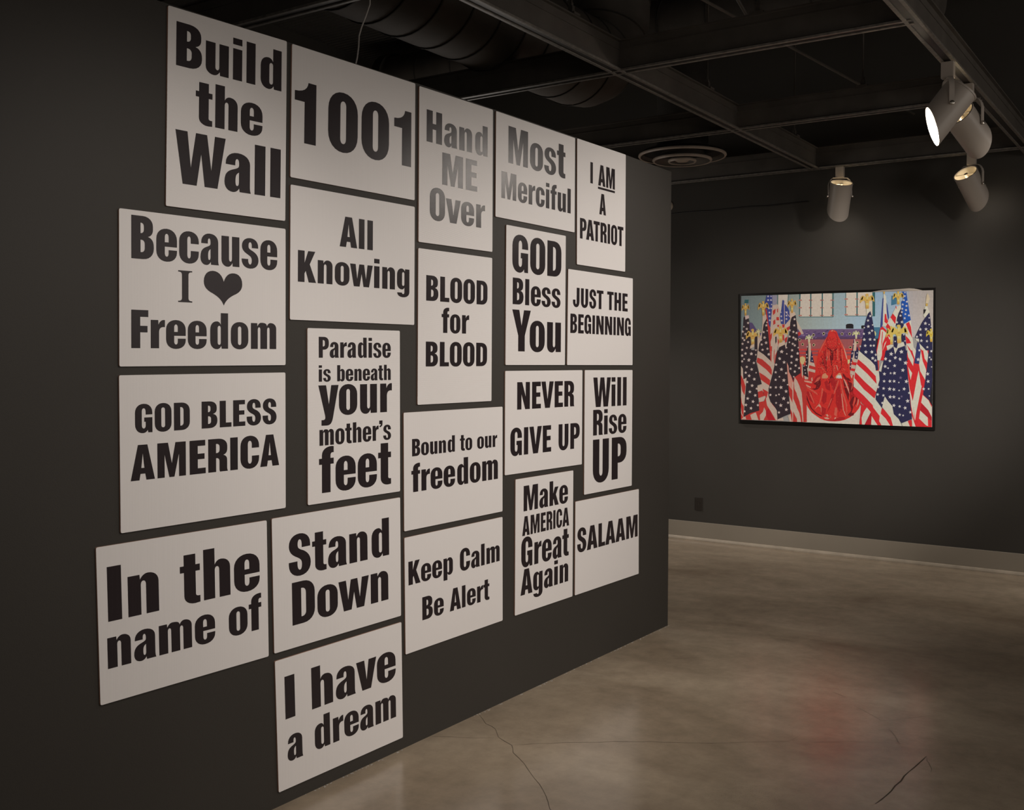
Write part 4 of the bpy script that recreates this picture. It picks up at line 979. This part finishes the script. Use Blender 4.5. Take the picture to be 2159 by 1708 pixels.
# left group of flags
bulk('A', '''bl:655,240 782,240 788,900 742,955 690,900 640,560 618,400
gy:780,240 890,240 885,440 790,480
wl:785,470 900,440 950,560 985,890 1080,895 1200,760 1190,940 1100,1180 1000,1300 900,1400 850,1708 730,1708 700,1140 742,955
rl:795,590 860,545 852,640 800,692
rl:890,548 914,545 912,625 892,628
rl:875,735 930,730 942,805 878,808
rl:802,822 850,780 855,880 805,912
rl:895,910 942,906 930,950 900,955
rl:1003,898 1067,900 1052,970 1012,970
rl:1100,978 1182,930 1172,1020 1132,1042
rl:1065,1215 1130,1170 1110,1290 1068,1310
rl:1015,1120 1050,1140 1052,1250 1015,1260
bl:1015,348 1050,358 1060,430 1128,520 1160,580 1222,700 1200,752 1078,898 975,882 950,720 990,560
wl:1048,400 1062,400 1066,890 1050,890
pw:1070,605 1082,605 1200,742 1188,750
wl:1320,778 1450,1020 1492,1108 1440,1122 1350,985
rl:1355,1082 1407,1060 1437,1112 1375,1166
rl:715,1165 780,1078 772,1200 742,1292
rl:742,1400 778,1380 775,1708 752,1708
rl:828,1440 862,1600 835,1708 820,1708
rl:900,1200 930,1260 935,1400 915,1380
dk:850,1180 882,1170 880,1290 855,1340
st:258,850 330,860 420,1000 500,1060 560,1110 520,1300 300,1200 250,1000
nl:140,735 168,725 250,752 270,860 275,1010 330,1700 62,1708 88,1200 128,960
nl:395,1150 455,1180 462,1708 380,1708
wl:450,1180 500,1060 512,1180 480,1480 450,1600
pw:170,700 255,690 262,755 180,790
wl:565,690 652,672 657,765 592,890 562,1100 545,1230 500,1320 470,1490 480,1250 540,1100 560,900
nl:655,768 590,890 557,1100 545,1222 492,1330 468,1490 590,1582 700,1692 760,1800 740,1560 700,1150 682,850
rl:622,540 657,560 702,900 742,985 738,1200 768,1708 742,1708 700,1150 660,760''', C_)
bulk('B', '''wl:730,0 900,0 850,240 800,480 760,620 745,200
rl:735,0 770,0 765,262 745,210
rl:820,0 835,0 830,300 815,160
rl:850,100 895,0 905,0 860,220 830,300
wl:455,-10 590,78 740,218 792,420 775,582 702,862 692,1022 560,900 540,740 428,230
rl:448,150 560,192 740,352 775,432 770,548 640,412 430,250
rl:488,480 620,562 742,662 720,782 600,702 520,642
rl:568,850 692,922 652,1030 600,1012
rl:485,1150 600,1130 640,1040 700,920 900,1300 900,1565 90,1545 150,1480 290,1400 490,1340
nl:62,-20 455,-20 438,150 410,210 470,450 548,742 450,772 470,1082 492,1342 290,1402 142,1484 168,1000 205,600 130,642 122,400 75,330
wl:75,330 122,400 132,642 205,600 172,1000 150,1300 138,1490 95,1535 52,1340 60,900
rl:74,530 135,650 182,800 160,1002 108,900 75,712
rl:64,920 98,1172 142,1252 136,1482 98,1400 60,1130
rl:60,1350 98,1440 130,1490 100,1540 60,1530
wl:450,785 545,752 572,882 455,922
rl:460,922 562,892 602,1012 470,1062
wl:474,1062 622,1010 634,1040 582,1132 490,1152
wl:288,1440 412,1382 472,1555 320,1548
wl:600,1270 642,1352 640,1452 582,1565 510,1555 503,1442 572,1370
wl:92,1535 132,1492 180,1475 198,1540
rd:640,1352 700,1290 760,1420 850,1562 700,1562 645,1440
wl:690,940 660,1040 640,1080 665,1222 745,1352 865,1560 897,1565 892,1332 780,1202 710,1062
rl:1120,480 1210,560 1265,700 1270,600 1420,500 1560,800 1560,1600 1190,1592 1195,1410 1150,800
pk:1115,260 1150,350 1160,470 1250,700 1242,900 1142,765''', C_)
bulk('A', '''rl:1130,1400 1180,1420 1180,1708 1100,1708
wl:1065,1350 1120,1290 1110,1450 1090,1480
wl:925,1330 1068,1272 1068,1352 930,1420 900,1520
nl:1068,1350 940,1412 900,1552 868,1720 1100,1720 1092,1480
be:1170,600 1292,620 1312,682 1225,732 1190,802 1178,700
nl:1312,690 1225,730 1190,852 1170,1100 1120,1300 1088,1450 1095,1720 1390,1720 1372,1300 1345,1000''', C_)
bulk('B', '''nl:1085,-10 1388,-10 1402,250 1422,500 1272,600 1265,702 1210,560 1150,450 1110,250
nl:1092,-10 895,-10 850,240 800,480 740,700 700,852 700,1012 740,1142 840,1262 887,1342 900,1542 1050,1472 1197,1412 1180,1150 1150,800 1122,480 1112,250
pk:1112,255 1150,340 1160,470 1210,570 1250,700 1245,880 1145,765 1125,480
wl:1290,590 1390,752 1452,932 1470,1300 1430,1150 1282,852 1270,702
wl:1162,1000 1240,1172 1250,1302 1240,1422 1190,1302
wl:1253,1060 1330,1242 1440,1432 1478,1600 1370,1600 1250,1352
wl:1140,1462 1197,1422 1228,1600 1178,1600
wl:905,1540 1022,1500 1042,1572 905,1568
wl:1240,700 1262,700 1250,1600 1235,1600''', C_)
bulk('D', '''rl:60,540 120,640 200,1150 225,1600 0,1600 0,560
wl:0,650 60,782 112,942 132,1182 150,1600 130,1600 90,1252 0,982
rl:0,980 62,1140 120,1460 130,1600 0,1250
wl:0,1270 60,1400 100,1600 0,1600
rl:0,1440 0,1600 8,1600''', C_)
stars('A', '240,865;210,1000;180,1115;240,1295;115,1335;210,1425;105,1470;180,1550;315,1555,42;105,1600;260,1690;415,1475,28;415,1580,28;145,950,26;120,1060;120,1205;155,1250;650,920;590,1070;610,1195,42;645,1310,42;545,1350;565,1470;675,1445;710,1570;530,1245;665,850,26;670,1040,24;1285,780;1280,920;1175,1030;1330,1090;1260,1065;1260,1195;1310,1230,42;1175,1170;1245,1335;1290,1370;1170,1300,26;1230,1480;1355,1550;1220,1620;1110,1560,26;1370,1420,26;1340,1690;1000,1510,46;945,1660;1105,1420,26', (198, 182, 176))
stars('A', '720,630;725,715;730,805;760,535,26;710,535;690,350;755,350;690,265;755,265,26;770,450,24;985,715;995,810;1105,700;1105,775;1110,625;975,625,26', (196, 190, 204), 30)
stars('B', '180,60;310,65,42;105,105;255,210,42;150,185,28;105,235;370,270;210,360;320,415,42;185,490;265,560,42;380,635,42;220,700;330,780,42;280,920,42;435,850;400,1000,42;230,1070,42;350,1140,42;190,1215,42;305,1290,42;460,1220;160,1360;420,490,24;700,80;990,20,42;1050,255,45;955,180;870,310;990,415,45;860,480;1095,500;945,580,26;860,650;1045,660,48;865,820;980,820,48;745,820;1095,910,45;740,990;870,1000,28;935,980,28;1040,1070,52;870,1170,30;1140,1165;975,1225,48;1100,1320,45;935,1385;1220,125;1330,195,42;1215,265;1310,330;1195,400;1290,465;1355,55;1390,385;1268,580,24;1130,760,24', (198, 184, 180))
eagle('A', 182, 560, 175, 280); eagle('A', 582, 535, 245, 330); eagle('A', 1228, 480, 205, 320); eagle('A', 345, 1185, 310, 380); eagle('A', 470, 1090, 120, 190, (220, 190, 150)); eagle('A', 970, 1120, 330, 380, (200, 160, 80))
pl('A', '290,1380 375,1330 378,1395 280,1450', C_['be']); pl('A', '930,1330 1065,1272 1068,1350 935,1415', C_['be'])
pl('A', '170,705 255,692 258,752 180,785', C_['pw'])
# right group
C_['rl'] = C_['rr']; C_['wl'] = C_['wr']; C_['nl'] = C_['nr']; C_['be'] = (216, 200, 184)
bulk('E', '''rl:600,980 640,935 760,1050 850,1100 830,1250 760,1400 720,1708 508,1708 508,1500 555,1220
wl:675,205 725,250 740,400 800,740 850,900 780,1000 720,960 640,920 660,640
bl:655,310 674,310 662,640 655,900 618,985 604,950
bl:735,400 760,460 798,740 772,820 742,600
rl:700,660 730,665 745,760 790,860 740,880 692,840
wl:610,1020 660,1015 735,1090 705,1200 650,1330 635,1600 600,1708 530,1708 525,1500 590,1200
rl:640,1060 655,1060 650,1200 640,1330 632,1500 625,1300
wl:760,1150 790,1200 700,1320 655,1480 690,1560 740,1400 800,1290 830,1200
wl:950,505 1062,460 1062,560 980,742 940,942 860,1002 820,1082 720,952 760,862 830,742
rl:880,652 955,742 935,892 830,742
rl:760,870 862,992 802,1052 724,952
rl:955,470 975,560 945,520
tb:1085,160 1182,160 1212,350 1252,600 1287,802 1130,892 1110,762 1070,542 1075,382 1122,350
wl:1130,890 1287,800 1312,1100 1362,1500 1385,1720 1210,1720 1180,1302 1160,1112 1222,1102 1200,982 1110,952
rl:1175,882 1247,840 1292,962 1318,1210 1230,1022
rl:1168,1150 1250,1232 1330,1402 1368,1602 1362,1720 1260,1502 1185,1332
rl:1208,1600 1242,1720 1212,1720
nl:1065,540 1100,702 1110,872 1132,912 1090,992 1000,902 943,942 980,742 1010,642
rl:770,1180 840,1290 820,1350 760,1400 700,1708 640,1708 650,1500 720,1330''', C_)
bulk('E', '''be:290,545 345,518 387,582 320,642 288,740
nl:377,598 320,660 285,762 240,952 215,1152 180,1332 145,1452 145,1502 300,1652 410,1740 530,1720 517,1550 492,1230 452,950 412,720
be:1600,500 1650,480 1700,600 1710,640 1600,750 1570,700
nl:1702,628 1620,732 1540,852 1440,1052 1384,1172 1400,1222 1470,1212 1480,1332 1600,1452 1690,1602 1690,1720 1770,1720 1775,1200 1752,1000 1722,722
wl:1388,1212 1470,1222 1476,1292 1400,1252
wl:1180,1330 1290,1320 1400,1480 1385,1720 1360,1720 1350,1560
nb:1440,1290 1470,1310 1522,1500 1510,1720 1378,1720 1410,1450
wl:1478,1320 1600,1452 1682,1552 1692,1720 1620,1720 1580,1562 1500,1452
rl:1508,1440 1572,1522 1642,1720 1560,1720 1530,1562
dk:1575,560 1635,560 1600,640 1578,670''', C_)
bulk('F', '''wl:100,-10 300,150 430,292 447,397 502,402 522,572 482,702 442,852 440,962 567,1152 542,1262 520,1402 562,1502 350,1482 390,1112 0,762 0,552 30,382 80,162
nl:100,-10 240,112 350,202 430,292 445,397 492,377 482,242 457,-10
rl:90,165 250,302 440,502 462,662 270,452 60,262
rl:30,420 250,642 450,822 420,952 200,762 15,542
rl:-10,700 200,892 380,1082 392,1132 522,1302 510,1402 562,1502 480,1490 360,1302 340,1222 265,1132 160,1042 150,1012 60,932 -10,850
wl:265,1130 342,1222 215,1480 165,1480 158,1332 200,1222
rl:120,1030 262,1130 200,1225 160,1332 167,1480 115,1480 150,1102
rd:345,1225 362,1302 345,1490 212,1490
wl:360,1302 482,1490 350,1490
rl:1050,-10 1562,-10 1562,1540 1130,1525 1170,1350 1130,1000 1090,640
wl:1068,-10 1122,-10 1202,170 1190,302 1090,122
wl:1170,-10 1250,-10 1222,160
wl:1085,310 1170,442 1140,582
wl:1078,440 1122,762 1182,1002 1215,1402 1150,1102
wl:1300,390 1350,690 1362,700 1260,1202 1228,1392 1180,1012 1270,522
nb:1250,-10 1342,-10 1312,266 1213,246
wl:1345,-10 1382,202 1442,352 1452,402 1430,582 1330,402 1308,262
wl:1390,-10 1472,-10 1502,122 1490,262 1420,152
wl:1380,880 1502,992 1562,1132 1562,1322 1490,1182 1350,1032
rd:1360,1050 1490,1180 1562,1330 1562,1400 1480,1330 1330,1190
wl:1330,1190 1482,1332 1490,1502 1450,1490 1308,1352
wl:1165,1300 1242,1520 1170,1520
dk:1540,-10 1590,-10 1590,1140 1510,992 1560,600
nl:1500,-10 1565,-10 1570,600 1520,992 1500,980 1388,872 1420,652 1460,372
nl:640,-10 600,202 560,422 505,402 522,582 482,742 440,872 440,972 567,1142 610,930 780,1172 800,1262 960,1442 1167,1362 1150,1182 1120,852 1090,562 1060,202 1075,-10
wl:500,400 545,415 590,210 560,240
rl:565,1140 720,1262 760,1392 800,1510 545,1500 520,1400 540,1262
wl:625,910 692,1012 772,1102 802,1262 902,1362 972,1510 790,1505 740,1332 570,1122 600,1002
wl:540,1250 642,1352 742,1510 560,1500 513,1392
wl:960,1450 1082,1402 1132,1520 980,1515
rl:1082,1402 1150,1372 1170,1520 1130,1520''', C_)
bulk('E', '''nl:740,1518 897,1402 932,1552 980,1442 1152,1382 1182,1502 1217,1720 685,1720
nl:908,1165 972,1165 990,1302 975,1432 903,1392
nl:1073,1110 1162,1120 1182,1352 1150,1382 1085,1272
be:1000,1332 1122,1288 1152,1372 1000,1432 932,1572 898,1402 970,1440
wl:740,1382 832,1350 907,1372 760,1482''', C_)
stars('E', '375,710;325,810;330,945,42;430,910,26;355,1090,42;415,1040;230,1110;240,1240,42;370,1235,42;470,1240;260,1375,42;385,1375;455,1375;275,1515,42;410,1515,42;500,1580;430,1655,42;240,970,24;150,1390,26;1055,700;975,850;1085,845;1615,875,46;1500,1010,42;1630,1005,42;1510,1135,42;1525,1265,42;1650,1275;1425,1175;1660,1410;1700,750,26;1700,900,24;1745,940,22;1480,1480;1750,1500;1455,1690;845,1560,50;1075,1510,50;720,1670,42;945,1640;1050,1690;1155,1270,22;935,1280,26;1130,1130,24;1710,1640,26', (222, 208, 208))
stars('E', '1150,260;1130,350;1200,385;1105,450;1190,480;1095,545;1180,575;1085,620;1165,665;1245,695;1150,760;1155,180,26', (216, 212, 226), 33)
stars('F', '245,25;365,25,32;380,150;435,190;750,60,45;640,165;725,200;830,140;960,20,42;925,160;1040,240,50;630,310,40;820,295,38;690,345,24;615,460,40;815,445,40;740,445,28;985,385,44;610,605;725,605,40;810,605,38;905,630,20;1055,610,46;490,720;600,750;720,760,44;805,770,40;910,790,24;1010,760,40;480,870;595,890,34;730,920,42;805,920,40;910,950,28;1080,1000,46;575,1040,32;805,1090,40;920,1110,34;1030,1140,42;920,1275,34;990,1290,26;1135,1225,36;1110,840,30;1290,170,42;1550,170,26;1560,320,20;1480,460,42;1490,610,40;1400,760,36;1500,760,26;1515,900,20', (222, 208, 206))
stars('F', '940,535,36;960,910,28', (110, 100, 130))
eagle('E', 305, 375, 320, 340, (212, 166, 88)); eagle('E', 1005, 300, 250, 300, (212, 170, 90)); eagle('E', 850, 1140, 240, 420, (222, 178, 92)); eagle('E', 1020, 1110, 400, 420, (222, 178, 92)); eagle('E', 1745, 1140, 230, 300, (222, 178, 70))
pl('E', '668,150 705,150 702,210 672,210', C_['g']); pl('E', '1620,430 1672,430 1665,485 1628,485', (212, 166, 80)); pl('E', '1620,420 1640,260 1665,190 1700,270 1712,330 1690,400 1672,428', (196, 184, 158))
me = bpy.data.meshes.new('printed_image')
for f in PB.faces: f.normal_update()
for f in PB.faces:
    if f.normal.x > 0: f.normal_flip()
PB.to_mesh(me); PB.free()
m = bpy.data.materials.new('print_inks'); m.use_nodes = True; p = m.node_tree.nodes['Principled BSDF']
ca = m.node_tree.nodes.new('ShaderNodeVertexColor'); ca.layer_name = 'ink'
nz = m.node_tree.nodes.new('ShaderNodeTexNoise'); nz.inputs['Scale'].default_value = 60; tcn = m.node_tree.nodes.new('ShaderNodeTexCoord')
m.node_tree.links.new(tcn.outputs['Object'], nz.inputs['Vector'])
mr = m.node_tree.nodes.new('ShaderNodeMapRange'); mr.inputs['To Min'].default_value = .86; mr.inputs['To Max'].default_value = 1.12; m.node_tree.links.new(nz.outputs['Fac'], mr.inputs['Value'])
vm = m.node_tree.nodes.new('ShaderNodeVectorMath'); vm.operation = 'SCALE'; m.node_tree.links.new(ca.outputs['Color'], vm.inputs[0]); m.node_tree.links.new(mr.outputs['Result'], vm.inputs['Scale'])
m.node_tree.links.new(vm.outputs['Vector'], p.inputs['Base Color']); p.inputs['Roughness'].default_value = .45; p.inputs['Specular IOR Level'].default_value = .35
o = link('printed_image', me, m, PT_)
# laminate film lifting along the top edge, its highlight painted as pale colour
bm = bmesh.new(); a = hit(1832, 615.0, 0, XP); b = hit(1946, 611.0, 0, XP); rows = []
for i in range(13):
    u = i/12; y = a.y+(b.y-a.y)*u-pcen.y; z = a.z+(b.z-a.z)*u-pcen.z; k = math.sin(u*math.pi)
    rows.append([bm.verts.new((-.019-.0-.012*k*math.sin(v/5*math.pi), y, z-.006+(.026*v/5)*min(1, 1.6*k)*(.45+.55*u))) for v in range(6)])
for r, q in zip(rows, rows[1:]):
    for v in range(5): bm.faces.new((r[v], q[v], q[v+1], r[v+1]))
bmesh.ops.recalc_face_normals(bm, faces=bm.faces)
o = obj('curled_film', bm, mat('highlight_film', (.62, .56, .5), .25, .8), PT_, smooth=True); o['label'] = 'lifted strip of film along the top edge, pale as a painted highlight'
